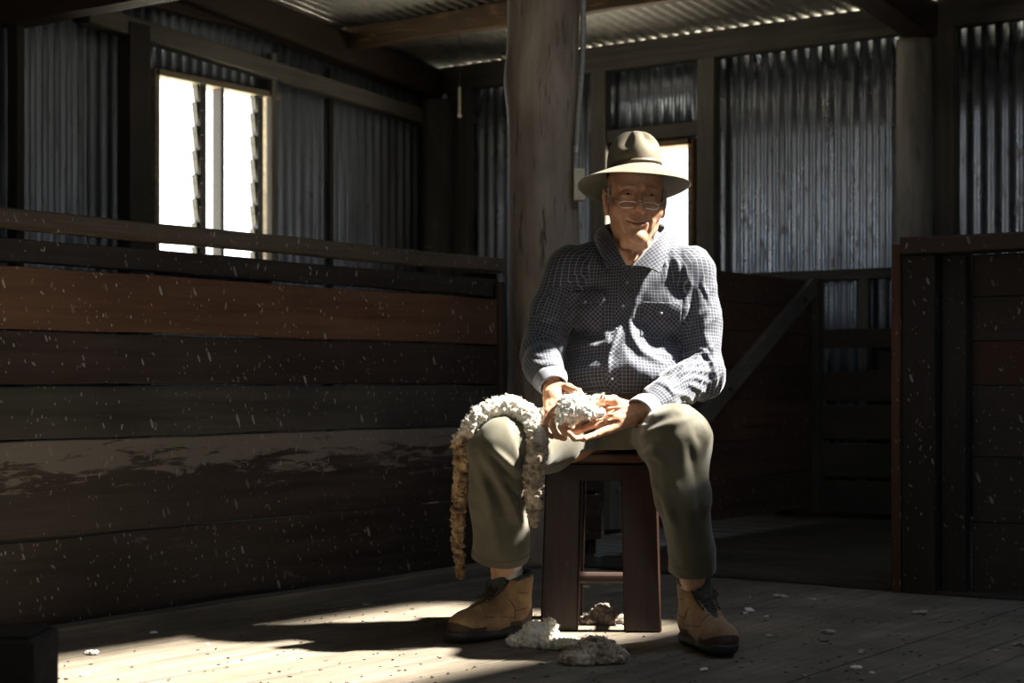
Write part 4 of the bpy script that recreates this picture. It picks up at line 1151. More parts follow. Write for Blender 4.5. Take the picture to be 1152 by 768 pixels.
# cuffs
def cuff(c, dr, r0, r1, L, name='cuff'):
    ax = dirn(dr); e1 = dirn(np.cross(ax, (0, 0, 1))); e2 = np.cross(ax, e1); V = []; Fc = []; n = 48
    prof = [(0, r0), (.15, r0+.003), (.5, (r0+r1)/2+.003), (.92, r1+.003), (1.0, r1+.001), (.98, r1-.002), (.6, r1-.003), (.1, r1-.003)]
    for (t_, r_) in prof:
        for i in range(n):
            a = 2*PI*i/n; rr = r_*(1+.05*math.sin(2*a+.5)+.015*math.sin(5*a+t_*3)); V.append(c+ax*(t_*L)+e1*rr*math.cos(a)+e2*rr*math.sin(a)*.92)
    for k in range(len(prof)-1):
        for i in range(n): j = (i+1) % n; Fc.append((k*n+i, k*n+j, k*n+n+j, k*n+n+i))
    V = np.array(V); Fc = np.array(Fc); o = link(name, mesh_fast(name, V-BASE, Fc), M_cuff, sh, smooth=True)
    uvl = o.data.uv_layers.new(name='weave'); an = np.array([[.05*2*PI*(i % n)/n, t_*.05] for (t_, _) in prof for i in range(n)])
    uvl.data.foreach_set('uv', an[Fc].reshape(-1).astype(np.float32)); return o
M_cuff = M_shirt.copy(); M_cuff.name = 'checked_cotton_cuff'
# the cuffs are turned so that the pale inside of the cloth shows
for nd in M_cuff.node_tree.nodes:
    if nd.type == 'VALTORGB' and abs(nd.color_ramp.elements[0].color[2]-.036) < .004:
        nd.color_ramp.elements[0].color = (.17, .19, .22, 1); nd.color_ramp.elements[1].color = (.23, .25, .29, 1)
dL = dirn(wrL-P(612, 412, 4.76)); dR = dirn(wrR-P(742, 450, 4.68))
cuff(wrL-dL*.030, dL, .045, .035, .052); cuff(wrR-dR*.022, dR, .046, .045, .056)

# bracelet
b = MB(); ax = dirn(P(716, 462, 4.62)-P(735, 458, 4.66)); c = P(716.5, 464, 4.615); e1 = dirn(np.cross(ax, (0, 1, 0))); e2 = np.cross(ax, e1)
ring_ = [c+e1*.0335*math.cos(a)+e2*.030*math.sin(a)+ax*.004*math.sin(a*2) for a in np.linspace(0, 2*PI, 33)]
b.tube([p-BASE for p in ring_], .0009, 6)
for k, p in enumerate(ring_[:-1]): b.ball(p-BASE, .0030 if k % 4 else .0042, 1)
b.build('bracelet', plain('bracelet', (.45, .32, .16), .3, .7), man, smooth=True)

# undershirt glimpse at the neck
# ---- trousers
def trousers():
    lo = np.array([P(512, 0, 4.5)[0]-.05, 4.34, .13]); hi = np.array([.66, 5.20, .80])
    s = SDF(lo, hi, .0042)
    s.ell(P(705, 478, 4.99), (.185, .150, .105), 0)
    s.ell(P(704, 452, 4.93), (.165, .130, .055), .03)
    s.chain([hipL, P(625, 494, 4.80), knL+np.array([.005, .005, 0])], [.100, .090, .083], .03)
    s.ell(knL+np.array([.0, -.004, .008]), (.078, .078, .082), .03)
    s.chain([knL, P(560, 560, 4.66), P(563, 612, 4.71), P(563, 628, 4.735), P(563, 665, 4.77)], [.080, .077, .074, .074, .074], .02)
    s.chain([hipR, P(752, 490, 4.75), knR], [.102, .094, .084], .03)
    s.ell(knR+np.array([.0, .0, .008]), (.086, .080, .088), .03)
    s.chain([knR, P(768, 560, 4.425), P(778, 620, 4.53), P(779, 640, 4.56), P(780, 675, 4.58)], [.084, .072, .061, .060, .060], .02)
    s.cone(P(700, 500, 4.85), P(705, 500, 5.1), .07, .08, .03)
    # flat on the stool, hems cut
    m = np.array([0.]); 
    ax = [s.lo[i]+s.h*np.arange(s.n[i]) for i in range(3)]
    Xg, Yg, Zg = np.meshgrid(*ax, indexing='ij', sparse=True)
    s.f = np.where(Yg > 4.74, np.maximum(s.f, .522-Zg), s.f).astype(np.float32)
    for a, b_, r in ((P(564, 626, 4.735), P(565, 700, 4.80), .070), (P(779, 642, 4.56), P(781, 710, 4.60), .056)):
        dd = dirn(b_-a); 
        hz = (Xg-a[0])*dd[0]+(Yg-a[1])*dd[1]+(Zg-a[2])*dd[2]+0.08*0
        near = ((Xg-a[0])**2+(Yg-a[1])**2 < .14**2)
        s.f = np.where(near & (Zg < a[2]+.1), np.maximum(s.f, hz), s.f).astype(np.float32)
        s.cone(a-dd*.06, a+dd*.06, r, r+.001, .0, 'sub')
    V, Q = s.mesh(2); N = normals(V, Q)
    D = .006*fbm(V*np.array([8, 8, 4]), 2, 41)+.0018*fbm(V*np.array([22, 22, 10]), 2, 42)
    # crumples behind and under the knees, slack at the crotch
    for kn, sd in ((knL, 51), (knR, 52)):
        r2 = np.exp(-(np.linalg.norm(V-(kn+np.array([.02, .08, -.05])), axis=1)/.10)**2); D += r2*.007*(1-2.2*np.abs(vnoise(np.stack([V[:, 0]*7, V[:, 1]*9+V[:, 2]*12, (V[:, 2]-V[:, 1])*26], 1), sd)))
    rg = 1-2*np.abs(vnoise(np.stack([V[:, 0]*14+V[:, 2]*6, V[:, 1]*9, V[:, 2]*9-V[:, 0]*5], 1), 45)); D += .0030*rg*np.clip(rg+.3, 0, 1)
    V = V+N*D[:, None]
    fl = [([(527, 482), (532, 510), (545, 545), (556, 590), (560, 622)], 5, .007), ([(540, 505), (556, 530), (572, 556), (585, 590)], 5, .008), ([(536, 512), (548, 538), (562, 560), (572, 590)], 5, -.008),
          ([(556, 506), (572, 520), (585, 530)], 3.5, .007), ([(552, 512), (566, 528), (580, 540)], 3, -.006), ([(570, 545), (582, 560), (590, 580)], 4, -.006), ([(583, 480), (588, 505), (590, 530)], 4, -.008),
          ([(530, 560), (535, 590), (537, 615)], 4, .005),
          ([(705, 500), (730, 488), (752, 478), (775, 470)], 5, .006), ([(708, 520), (725, 500), (745, 492)], 5, -.007), ([(735, 470), (760, 462), (785, 466)], 5, .004),
          ([(716, 512), (735, 510), (752, 520)], 4, .006), ([(745, 520), (752, 560), (758, 610)], 6, .006), ([(775, 500), (785, 540), (790, 590)], 6, -.006), ([(790, 470), (796, 490), (792, 515)], 4, .005), ([(782, 480), (788, 500)], 4, -.003),
          ([(730, 540), (748, 560), (765, 600)], 4, .004), ([(700, 492), (715, 482), (730, 478)], 3.5, .005)]
    V = folds(V, Q, [(p_, w_, a_*1.5) for p_, w_, a_ in fl]); V = laplace(V, Q, .2); return V, Q
tV, tQ = trousers()
t = NT('khaki_cotton'); w1_ = t.noise(t.coord((1, 1, 1), rnd=False), 9, 5); w2_ = t.noise(t.coord((1, 1, 1), rnd=False), 520, 3); w3_ = t.noise(t.coord((1, 1, 1), rnd=False), 40, 5, .6)
kc = t.ramp(w1_, [(.3, (.080, .073, .046)), (.7, (.118, .108, .070))]); kc = t.mix(t.ramp(w3_, [(.55, 0.0), (.72, .35)]), kc, (.15, .138, .095))
M_kh = t.fin(kc, .72, t.bump(w2_, .3, .001), None, Sheen__Weight=.25)
tr_ = body_obj('trousers', tV, tQ, M_kh)
tB = bvh_of(tV, tQ)
# hems and waistband seam
def hemring(c, dd, r, n=48, rad=.0022, name='hem'):
    dd = dirn(dd); e1 = dirn(np.cross(dd, (0, 1, 0))); e2 = np.cross(dd, e1); pts = []
    for i in range(n+1):
        a = 2*PI*i/n; o_ = Vector(c); d_ = Vector(e1*math.cos(a)+e2*math.sin(a))
        h, nn, ix, ds = tB.ray_cast(o_+d_*.2, -d_, .25)
        pts.append((np.array(h) if h is not None else c+np.array(d_)*r)-BASE)
    return MB().tube(pts, rad, 6).build(name, M_kh, tr_, smooth=True)
for a, b_ in ((P(564, 622, 4.73), P(565, 700, 4.80)), (P(779, 635, 4.555), P(781, 710, 4.60))):
    hemring(a-dirn(b_-a)*.012, b_-a, .065, rad=.0016)
# front waistband strip with fly tab, seen under the shirt hem
wb = patch('waistband', [(690, 436), (724, 437), (722, 449), (691, 449)], M_kh, tr_, off=.004, bv=tB, nu=16, nv=8, thick=.002)

# ---- socks
M_sock = plain('white_sock', (.62, .60, .55), .85, bump=.5, bscale=160, var=.08)
M_sockp = plain('beige_sock', (.42, .33, .24), .85, bump=.4, bscale=160, var=.1)
def sock(top, bot, r, nm, mat, rib=True):
    V = []; Fc = []; n = 40; m = 22; ax = dirn(bot-top); L = np.linalg.norm(bot-top); e1 = dirn(np.cross(ax, (0, 1, 0))); e2 = np.cross(ax, e1)
    for j in range(m+1):
        t_ = j/m
        for i in range(n):
            a = 2*PI*i/n; rr = r*(1-.12*math.sin(t_*PI*.8))+.0016*math.sin(t_*34+math.sin(a*2)*.9)+.0008*math.sin(a*14)
            V.append(top+ax*t_*L+e1*rr*math.cos(a)+e2*rr*math.sin(a)*1.1)
    for j in range(m):
        for i in range(n): k = (i+1) % n; Fc.append((j*n+i, j*n+k, j*n+n+k, j*n+n+i))
    return link(nm, mesh_fast(nm, np.array(V)-BASE, np.array(Fc)), mat, man, smooth=True)
sock(P(570, 636, 4.755), P(577, 672, 4.77), .044, 'sock', M_sock)
sock(P(780, 656, 4.585), P(781, 674, 4.60), .037, 'sock', M_sock)
# ------------------------------------------------------------------ boots. own axes: toe to -y, heel at +y, x across, z up, length .31
def ss(a, b_, x): 
    t_ = np.clip((x-a)/(b_-a), 0, 1); return t_*t_*(3-2*t_)
M_lea = NT('tan_nubuck'); t = M_lea
l1 = t.noise(t.coord((1, 1, 1), rnd=False), 16, 5, .6); l2 = t.noise(t.coord((1, 1, 1), rnd=False), 240, 4)
lc = t.ramp(l1, [(.28, (.12, .066, .028)), (.55, (.29, .172, .075)), (.75, (.42, .28, .13))])
M_lea = t.fin(lc, .7, t.bump(l2, .3, .001), None, Sheen__Weight=.2)
M_brn = plain('dark_brown_suede', (.055, .032, .018), .75, bump=.3, bscale=200)
M_rub = plain('boot_rubber', (.026, .028, .029), .55, bump=.3, bscale=60)
M_pad = plain('grey_padding', (.055, .068, .062), .8, bump=.4, bscale=140)
M_lace = plain('dark_lace', (.05, .035, .03), .7, bump=.5, bscale=500)
M_eyelet = plain('eyelet', (.45, .40, .30), .3, .9)
M_seam = plain('seam_stitch', (.10, .055, .025), .7)
SCB = .96
def boot(label_loc, yaw, mirror=1, name='boot'):
    root = bpy.data.objects.new(name, None); C.objects.link(root); root.parent = man
    off_ = Matrix.Rotation(yaw, 3, 'Z') @ Vector((0, .044, 0))*SCB
    root.location = Vector(label_loc)-Vector(BASE)-off_; root.rotation_euler = (0, 0, yaw); root.scale = (SCB,)*3
    s = SDF((-.075, -.225, .0), (.075, .125, .215), .0023)
    # upper
    s.ell((.002*mirror, -.135, .040), (.050, .060, .042), 0)
    s.ell((0, -.105, .050), (.050, .075, .044), .02)
    s.ell((0, -.035, .060), (.044, .075, .052), .03)
    s.ell((0, .050, .055), (.041, .048, .060), .03)
    s.cone((0, .042, .075), (0, .048, .165), .044, .050, .03, sq=((0, 1, 0), .86))
    s.cone((0, -.060, .075), (0, .018, .135), .036, .036, .03)
    s.half((0, .05, .178), (0, -.22, 1)); s.half((0, 0, .022), (0, 0, -1))
    s.cone((0, .046, .125), (0, .044, .22), .037, .042, .004, 'sub', sq=((0, 1, 0), .84))
    s.chain([(0, -.112, .098), (0, -.075, .108), (0, -.040, .128), (0, -.014, .165), (0, -.008, .20)], [.006, .013, .016, .018, .024], .004, 'sub')
    s.noise(.0012, 30, 61, 2)
    V, Q = s.mesh(1)
    cen = V[Q].mean(1)
    ti = np.zeros(len(Q), int)
    ti[(cen[:, 2] < .044+.018*ss(-.14, -.2, cen[:, 1])) & (cen[:, 1] < -.10)] = 1         # rand at the toe
    ti[(cen[:, 2] < .050+.045*ss(.03, .10, cen[:, 1])) & (cen[:, 1] > -.0)] = 1
    up = link('upper', mesh_fast('upper', V, Q), [M_lea, M_brn], root, smooth=True)
    up.data.polygons.foreach_set('material_index', ti); ti2 = None
    bv = bvh_of(V, Q)
    # sole
    s = SDF((-.07, -.225, -.01), (.07, .125, .07), .0026)
    pts = [(0, .062, .018), (0, .0, .017), (0, -.08, .018), (.003*mirror, -.140, .024)]
    s.ell((0, .050, .020), (.047, .054, .030), 0); s.ell((0, -.02, .020), (.042, .09, .026), .02); s.ell((.002*mirror, -.120, .022), (.053, .076, .026), .02)
    s.ell((.002*mirror, -.168, .030), (.037, .037, .020), .015)
    s.half((0, 0, .0), (0, 0, -1)); s.half((0, -.15, .038), (0, -.10, 1))
    s.cone((0, -.12, .016), (0, .05, .016), .02, .02, 0) 
    ax = [s.lo[i]+s.h*np.arange(s.n[i]) for i in range(3)]; Xg, Yg, Zg = np.meshgrid(*ax, indexing='ij', sparse=True)
    s.half((0, 0, .001), (0, 0, -1))
    # lugs: notches round the rim
    for k in range(17):
        y = -.185+k*.0165
        for sx in (-1, 1): s.ell((sx*.056, y, .002), (.018, .0045, .013), .001, 'sub')
    s.ell((0, .0, .0), (.08, .018, .009), .002, 'sub')
    V2_, Q2_ = s.mesh(0)
    link('sole', mesh_fast('sole', V2_, Q2_), M_rub, root, smooth=True)
    # padded collar
    pts = []; rr = []
    for i in range(41):
        a = 2*PI*i/40; x = .043*math.cos(a); y = .046+.050*math.sin(a); z = .176+.22*(y-.05)-.006*max(0, -math.sin(a))
        pts.append((x, y, z)); rr.append(.0085)
    MB().tube(pts, rr, 10, False).build('padded_collar', M_pad, root, smooth=True)
    # tongue
    tg = SDF((-.04, -.10, .06), (.04, .04, .24), .0028)
    tg.chain([(0, -.095, .084), (0, -.050, .104), (0, -.018, .140), (0, -.010, .172), (0, -.020, .208)], [.009, .012, .013, .012, .008], .008, sq=((1, 0, 0), .5))
    Vt, Qt = tg.mesh(1); link('tongue', mesh_fast('tongue', Vt, Qt), M_pad, root, smooth=True)
    def surf(x, y, z=.25, off=.002):
        h, nn, ix, ds = bv.ray_cast(Vector((x, y, z)), Vector((0, .25, -1)).normalized(), .4)
        return (h+nn*off if nn.z > 0 else h-nn*off) if h is not None else Vector((x, y, .1))
    # lace facings and eyelets
    L = []; R = []
    for k in range(6):
        y = -.098+k*.019
        for sx, A in ((-1, L), (1, R)): 
            A.append(surf(sx*(.018+.0016*k), -.106+k*.0165))
    for k in (0, 1):
        for sx, A in ((-1, L), (1, R)):
            zz = .135+.026*k; h, nn, ix, ds = bv.ray_cast(Vector((sx*.026, -.12, zz)), Vector((0, 1, 0)), .3)
            A.append((h+Vector((0, -.003, 0))) if h is not None else Vector((sx*.026, -.0, zz)))
    for A, sx in ((L, -1), (R, 1)):
        MB().tube([p+Vector((sx*.006, 0, 0)) for p in A[:6]], [.0035]*6, 8).build('lace_facing', M_brn, root, smooth=True)
        for p in A: 
            MB().ball(p, .0036, 2, (1, 1, .6)).build('eyelet', M_eyelet, root, smooth=True)
    b = MB()
    for k in range(len(L)-1):
        for A, B in ((L, R), (R, L)):
            m = (A[k]+B[k+1])/2+Vector((0, -.004, .007)); b.tube(spline([tuple(A[k]), tuple(m), tuple(B[k+1])], 9), .0021, 7)
    b.tube([L[0], (L[0]+R[0])/2+Vector((0, 0, .005)), R[0]], .0021, 7)
    lc_ = b.build('lace', M_lace, root, smooth=True)
    b = MB(); c = (L[-1]+R[-1])/2+Vector((0, -.006, -.004))
    for sx in (-1, 1):
        b.tube(spline([tuple(c), tuple(c+Vector((sx*.022, -.012, .010))), tuple(c+Vector((sx*.036, -.012, -.008))), tuple(c+Vector((sx*.022, -.014, -.018))), tuple(c)], 18), .0020, 7)
        b.tube(spline([tuple(c), tuple(c+Vector((sx*.012, -.016, -.014))), tuple(c+Vector((sx*.020, -.022, -.038))), tuple(c+Vector((sx*.034, -.022, -.052)))], 14), .0020, 7)
    b.ball(c, .006, 2); b.build('bow', M_lace, lc_, smooth=True)
    # seams
    def side(sx, y, z):
        h, nn, ix, ds = bv.ray_cast(Vector((sx*.12, y, z)), Vector((-sx, 0, 0)), .2); return tuple(h+Vector((sx*.0006, 0, 0))) if h is not None else (sx*.045, y, z)
    for sx in (-1, 1):
        for path in ([(-.105, .075), (-.08, .070), (-.03, .066), (.01, .060)], [(-.02, .130), (.0, .105), (.012, .080), (.01, .055)], [(.012, .080), (.05, .085), (.085, .10)], [(.02, .135), (.05, .128), (.085, .135)]):
            pp = spline([side(sx, *q) for q in path], 14); MB().tube(pp, .0012, 6).build('seam', M_seam, root, smooth=True)
    # top cap line over the toe
    pp = []
    for i in range(15):
        x = -.040+i*.0057; pp.append(tuple(surf(x, -.128+.012*(1-(x/.04)**2)*0-(x*x)*6+.010, .2, .0004)))
    MB().tube(pp, .0011, 6).build('seam', M_seam, root, smooth=True)
    return root
# left in the picture: toe to the left and toward us
anL2 = P(578, 655, 4.765)
boot((anL2[0], anL2[1], .001), math.radians(-50), 1)
aR = P(782, 650, 4.59)
boot((aR[0]+.002, 4.60, .001), math.radians(16), -1)
# ------------------------------------------------------------------ stool
SB = np.array([P(678, 0, 5.0)[0], 5.0, 0])
sy = math.radians(-5)
stool = empty('stool', cw(SB[0], SB[1], 0), TH+sy, 'worn dark red-brown wooden stool with broad flat legs, under the seated man', 'stool')
M_st = wood('stool_wood', (.014, .006, .004), (.046, .019, .011), 'Z', .42, worn=(.20, .11, .06), wornamt=.32, spec=.5)
M_stx = wood('stool_seat', (.07, .03, .016), (.17, .085, .042), 'X', .40, worn=(.34, .2, .11), wornamt=.35, spec=.5)
M_std = wood('stool_rail', (.016, .009, .007), (.045, .024, .016), 'X', .5)
MB().box(-.145, .145, -.15, .15, .480, .512, .012, seg=3).build('seat', M_stx, stool)
for sx in (-1, 1):
    for sy_ in (-1, 1):
        # broad board leg, splayed out to the side
        bm_ = MB(); h = .478; wd = .108; th_ = .042
        x1 = sx*.108; x0 = sx*.120
        for nm in (0,):
            V_ = []
            def cs(z):
                t_ = z/h; c = x0+(x1-x0)*t_; w_ = wd*(1-.04*t_); yy = sy_*(.125+.012*(1-t_)); return c, w_, yy
            rows = []
            for z in (0, .004, .12, .24, .36, h):
                c, w_, yy = cs(z); ins = .004 if z == 0 else 0; bv_ = .005
                a0, a1, b0, b1 = c-w_/2+ins, c+w_/2-ins, yy-th_/2+ins, yy+th_/2-ins
                rows.append([bm_.bm.verts.new(p) for p in ((a0+bv_, b0, z), (a1-bv_, b0, z), (a1, b0+bv_, z), (a1, b1-bv_, z), (a1-bv_, b1, z), (a0+bv_, b1, z), (a0, b1-bv_, z), (a0, b0+bv_, z))])
            for r in range(5):
                for k in range(8): bm_.bm.faces.new((rows[r][k], rows[r][(k+1) % 8], rows[r+1][(k+1) % 8], rows[r+1][k]))
            bm_.bm.faces.new(rows[0][::-1]); bm_.bm.faces.new(rows[-1])
        bm_.build('leg', M_st, stool)
# aprons with cut-away corners
for sy_ in (-1, 1):
    b = MB(); y0 = sy_*.112; zs = .478
    prof = [(-.135, zs), (-.135, zs-.004), (-.085, zs-.045), (.085, zs-.045), (.135, zs-.004), (.135, zs)]
    f0 = [b.bm.verts.new((x, y0-.020 if sy_ > 0 else y0-.044, z)) for x, z in prof]; f1 = [b.bm.verts.new((x, y0+.044 if sy_ > 0 else y0+.020, z)) for x, z in prof]
    b.bm.faces.new(f0); b.bm.faces.new(f1[::-1])
    for k in range(6): b.bm.faces.new((f0[k], f0[(k+1) % 6], f1[(k+1) % 6], f1[k]))
    b.build('apron', M_std, stool)
MB().tube([(-.11, -.02, .140), (.11, -.02, .140)], .017, 16).build('stretcher', M_std, stool)
for sx in (-1, 1): MB().box(sx*.118-.012, sx*.118+.012, -.12, .12, .125, .158, .004).build('side_rail', M_std, stool)

# ------------------------------------------------------------------ wool
def wool_mat(name, cs, scale=60, lo=.3, hi=.7):
    t = NT(name); n1 = t.noise(t.coord((1, 1, 1)), scale*.35, 5, .6, .5); n2 = t.noise(t.coord((1, 1, 1)), scale*3.5, 5, .7)
    st = [(lo+(hi-lo)*i/(len(cs)-1), c) for i, c in enumerate(cs)]
    return t.fin(t.ramp(n1, st), .95, t.bump(n2, .6, .003), None, Subsurface__Weight=.15, Subsurface__Radius=(.01, .01, .008), Sheen__Weight=.3)
M_ww = wool_mat('white_wool', [(.70, .66, .55), (.84, .82, .76), (.88, .87, .83)])
M_wc = wool_mat('cream_wool', [(.50, .36, .17), (.76, .68, .50), (.86, .83, .74), (.88, .86, .8)], 90, .25, .65)
M_wg = wool_mat('grey_brown_wool', [(.09, .06, .04), (.30, .23, .16), (.55, .48, .38), (.70, .64, .54)], 70, .3, .7)
M_wd = wool_mat('dark_wool', [(.06, .045, .035), (.17, .13, .10), (.28, .22, .17)])
def curl_field(p, sc, seed):
    """lumpy locks: distance to the nearest of jittered cell points"""
    q = p*sc; i0 = np.floor(q).astype(np.int64); best = np.full(p.shape[:-1], 9.0)
    for dx in (-1, 0, 1):
        for dy in (-1, 0, 1):
            for dz in (-1, 0, 1):
                c = i0+np.array([dx, dy, dz]); j = np.stack([_hash(c[..., 0]+seed, c[..., 1], c[..., 2]), _hash(c[..., 0], c[..., 1]+seed+7, c[..., 2]), _hash(c[..., 0], c[..., 1], c[..., 2]+seed+13)], -1)*.45+.5
                best = np.minimum(best, np.linalg.norm(c+j-q, axis=-1))
    return best
def lump(fn, lo, hi, h, amp, sc, seed, amp2=.002, fuzz=400, fl=.010):
    s = SDF(lo, hi, h); fn(s)
    idx = np.argwhere(np.abs(s.f) < .03); p = s.lo+idx*s.h
    k = tuple(idx.T)
    s.f[k] += (amp*(curl_field(p, sc, seed)-.45)*1.6+amp*.45*(curl_field(p, sc*2.3, seed+3)-.45)*1.6+amp2*fbm(p*sc*1.6, 2, seed)).astype(np.float32)
    V, Q = s.mesh(0)
    return V, Q
def fibres(V, Q, n, L, rad, seed, curl=1.0):
    """loose curly fibres standing out of the surface, as thin ribbons of real width"""
    rs = np.random.RandomState(seed); N = normals(V, Q); ii = rs.randint(0, len(V), n)
    VV = []; FF = []
    for k in ii:
        p = V[k].copy(); d = N[k]+rs.normal(0, .45, 3); d /= np.linalg.norm(d); sd = np.cross(d, rs.normal(0, 1, 3)); sd /= np.linalg.norm(sd)
        b0 = len(VV); m = 5; l = L*rs.uniform(.4, 1.2)
        p = p-N[k]*.002
        for j in range(m+1):
            w_ = rad*(1-j/(m+1)); VV.append(p-sd*w_); VV.append(p+sd*w_)
            if j: FF.append((b0+2*j-2, b0+2*j-1, b0+2*j+1, b0+2*j))
            d = d+curl*rs.normal(0, .28, 3)+curl*.35*np.cross(d, sd); d /= np.linalg.norm(d); p = p+d*l/m
    return np.array(VV), np.array(FF)
def wool(name, V, Q, mat, base, label, cat, group=None, nf=500, L=.012, rad=.0006, seed=1, curl=1.0):
    fV, fQ = fibres(V, Q, nf, L, rad, seed, curl)
    VV = np.concatenate([V, fV]); QQ = np.concatenate([Q, fQ+len(V)])
    o = link(name, mesh_fast(name, VV-np.array(base), QQ), mat, None, cw(*base), TH, smooth=True)
    return tag(o, label, cat, group)

# in the hands
def f_(s):
    s.ell(P(641, 459, 4.545), (.034, .032, .036), 0); s.ell(P(656, 461, 4.55), (.032, .03, .026), .01); s.ell(P(633, 468, 4.54), (.018, .028, .026), .01); s.ell(P(670, 464, 4.56), (.022, .02, .014), .01); s.cone(P(655, 450, 4.56), P(679, 446, 4.57), .011, .004, .006); s.ell(P(646, 449, 4.555), (.028, .02, .014), .008); s.cone(P(650, 470, 4.545), P(640, 478, 4.54), .012, .005, .008)
c = P(650, 460, 4.55)
V_, Q_ = lump(f_, c-[.10, .07, .075], c+[.10, .07, .075], .0022, .0042, 105, 5, amp2=.009)
wool('wool_tuft', V_, Q_, M_ww, c, "loose white tuft of raw wool held in the man's hands", 'wool', nf=2600, L=.010, rad=.0005, seed=2, curl=1.8)

# strip draped over the knee (left in the picture)
pathp = [(518, 648, 4.70, .010), (516, 622, 4.68, .013), (515, 590, 4.65, .016), (517, 560, 4.62, .018), (519, 530, 4.58, .019), (522, 505, 4.55, .020), (527, 484, 4.52, .019), (538, 468, 4.52, .019), (553, 459, 4.535, .021), (570, 457, 4.55, .025), (586, 466, 4.555, .026), (597, 484, 4.53, .027), (600, 510, 4.50, .026), (600, 540, 4.52, .024), (601, 565, 4.55, .020), (601, 590, 4.57, .010)]
pp = spline([tuple(P(a, b_, d_+.045))+(r,) for a, b_, d_, r in pathp], 60)
# keep it lying on the trousers
for i in range(len(pp)):
    h, nn, ix, ds = tB.find_nearest(Vector(pp[i, :3])); dd = (Vector(pp[i, :3])-h).dot(nn)
    if dd < pp[i, 3]*.75: pp[i, :3] = np.array(h+nn*pp[i, 3]*.75)
def f_(s): s.chain([p[:3] for p in pp], [p[3] for p in pp], .012, sq=None)
lo = pp[:, :3].min(0)-.06; hi = pp[:, :3].max(0)+.06
V_, Q_ = lump(f_, lo, hi, .0028, .0075, 68, 15, amp2=.005)
t = NT('fleece_strip'); tc = t.n('ShaderNodeTexCoord'); spx = t.n('ShaderNodeSeparateXYZ'); t.l(tc.outputs['Object'], spx.inputs[0])
n1 = t.noise(t.coord((1, 1, 1), rnd=False), 30, 5, .6, .5); n2 = t.noise(t.coord((1, 1, 1), rnd=False), 240, 5, .7)
wh = t.ramp(n1, [(.3, (.62, .54, .38)), (.5, (.84, .80, .70)), (.7, (.88, .86, .80))])
tan = t.ramp(n1, [(.34, (.06, .03, .012)), (.48, (.22, .13, .055)), (.66, (.48, .33, .17))])
gry = t.ramp(n1, [(.34, (.12, .09, .065)), (.5, (.34, .28, .21)), (.66, (.55, .48, .38))])
mz = t.n('ShaderNodeMapRange', _clamp=True); t.l(t.math('MULTIPLY_ADD', n1, .06, spx.outputs[2]), mz.inputs[0])
kz = P(0, 480, 4.54)[2]
mz.inputs[1].default_value = kz-.045+.03-0.0; mz.inputs[2].default_value = kz+.005+.03
mxx = t.n('ShaderNodeMapRange', _clamp=True); t.l(spx.outputs[0], mxx.inputs[0]); mxx.inputs[1].default_value = -.02; mxx.inputs[2].default_value = .02
cfin = t.mix(mz.outputs[0], t.mix(mxx.outputs[0], tan, gry), wh)
M_fl = t.fin(cfin, .95, t.bump(n2, .6, .003), None, Subsurface__Weight=.1, Subsurface__Radius=(.01, .01, .008), Sheen__Weight=.3)
kb = [P(560, 0, 4.55)[0], 4.55, 0]
wool('fleece_strip', V_, Q_, M_fl, kb, "long strip of fleece, white on top and tan below, draped over the man's bent knee", 'wool', nf=7000, L=.010, rad=.0005, seed=4, curl=1.8)

# on the floor in front of the stool
def G(px, py): d_ = CH*F/(py-HZ); return np.array([(px-576)/F*d_, d_, 0])
def f_(s):
    a = G(612, 727)+[0, .02, 0]; s.ell(a+[.0, .0, .022], (.042, .038, .040), 0); s.ell(a+[.014, .01, .046], (.024, .026, .028), .012); s.ell(a+[-.055, -.02, .014], (.048, .045, .022), .02); s.ell(a+[-.03, .0, .035], (.03, .03, .03), .02); s.ell(a+[.045, -.05, .012], (.060, .045, .020), .02)
    s.half((0, 0, .001), (0, 0, -1))
c = G(610, 732)
V_, Q_ = lump(f_, c+[-.16, -.16, -.01], c+[.18, .12, .16], .0026, .0095, 85, 25)
wool('wool_clump', V_, Q_, M_wc, c, 'heaped white and cream clump of wool on the floor before the left stool leg', 'wool', nf=2200, L=.010, rad=.0006, seed=6)
def f_(s):
    a = G(668, 745); s.ell(a+[.02, .0, .026], (.052, .045, .034), 0); s.ell(a+[-.035, -.015, .014], (.055, .045, .022), .02); s.ell(a+[.0, .03, .034], (.04, .03, .03), .02); s.ell(a+[.065, .0, .016], (.025, .03, .018), .015)
    s.half((0, 0, .001), (0, 0, -1))
c = G(668, 745)
V_, Q_ = lump(f_, c+[-.14, -.12, -.01], c+[.15, .12, .11], .0026, .0095, 75, 35)
wool('wool_clump', V_, Q_, M_wg, c, 'dirty grey-brown clump of wool on the floor, right of the heaped white clump', 'wool', nf=1600, L=.014, rad=.0006, seed=7)
def f_(s):
    a = G(678, 703); s.ell(a+[.0, .02, .026], (.035, .03, .038), 0); s.ell(a+[.05, .0, .014], (.05, .03, .018), .02); s.ell(a+[.10, -.01, .010], (.03, .025, .014), .02); s.ell(a+[-.04, .01, .012], (.03, .03, .016), .015)
    s.half((0, 0, .001), (0, 0, -1))
c = G(690, 703)
V_, Q_ = lump(f_, c+[-.15, -.10, -.01], c+[.15, .12, .11], .0028, .0085, 70, 45)
wool('wool_clump', V_, Q_, M_wd, c, 'dark brown clump of wool on the floor between the stool legs', 'wool', nf=900, L=.012, rad=.0006, seed=8)

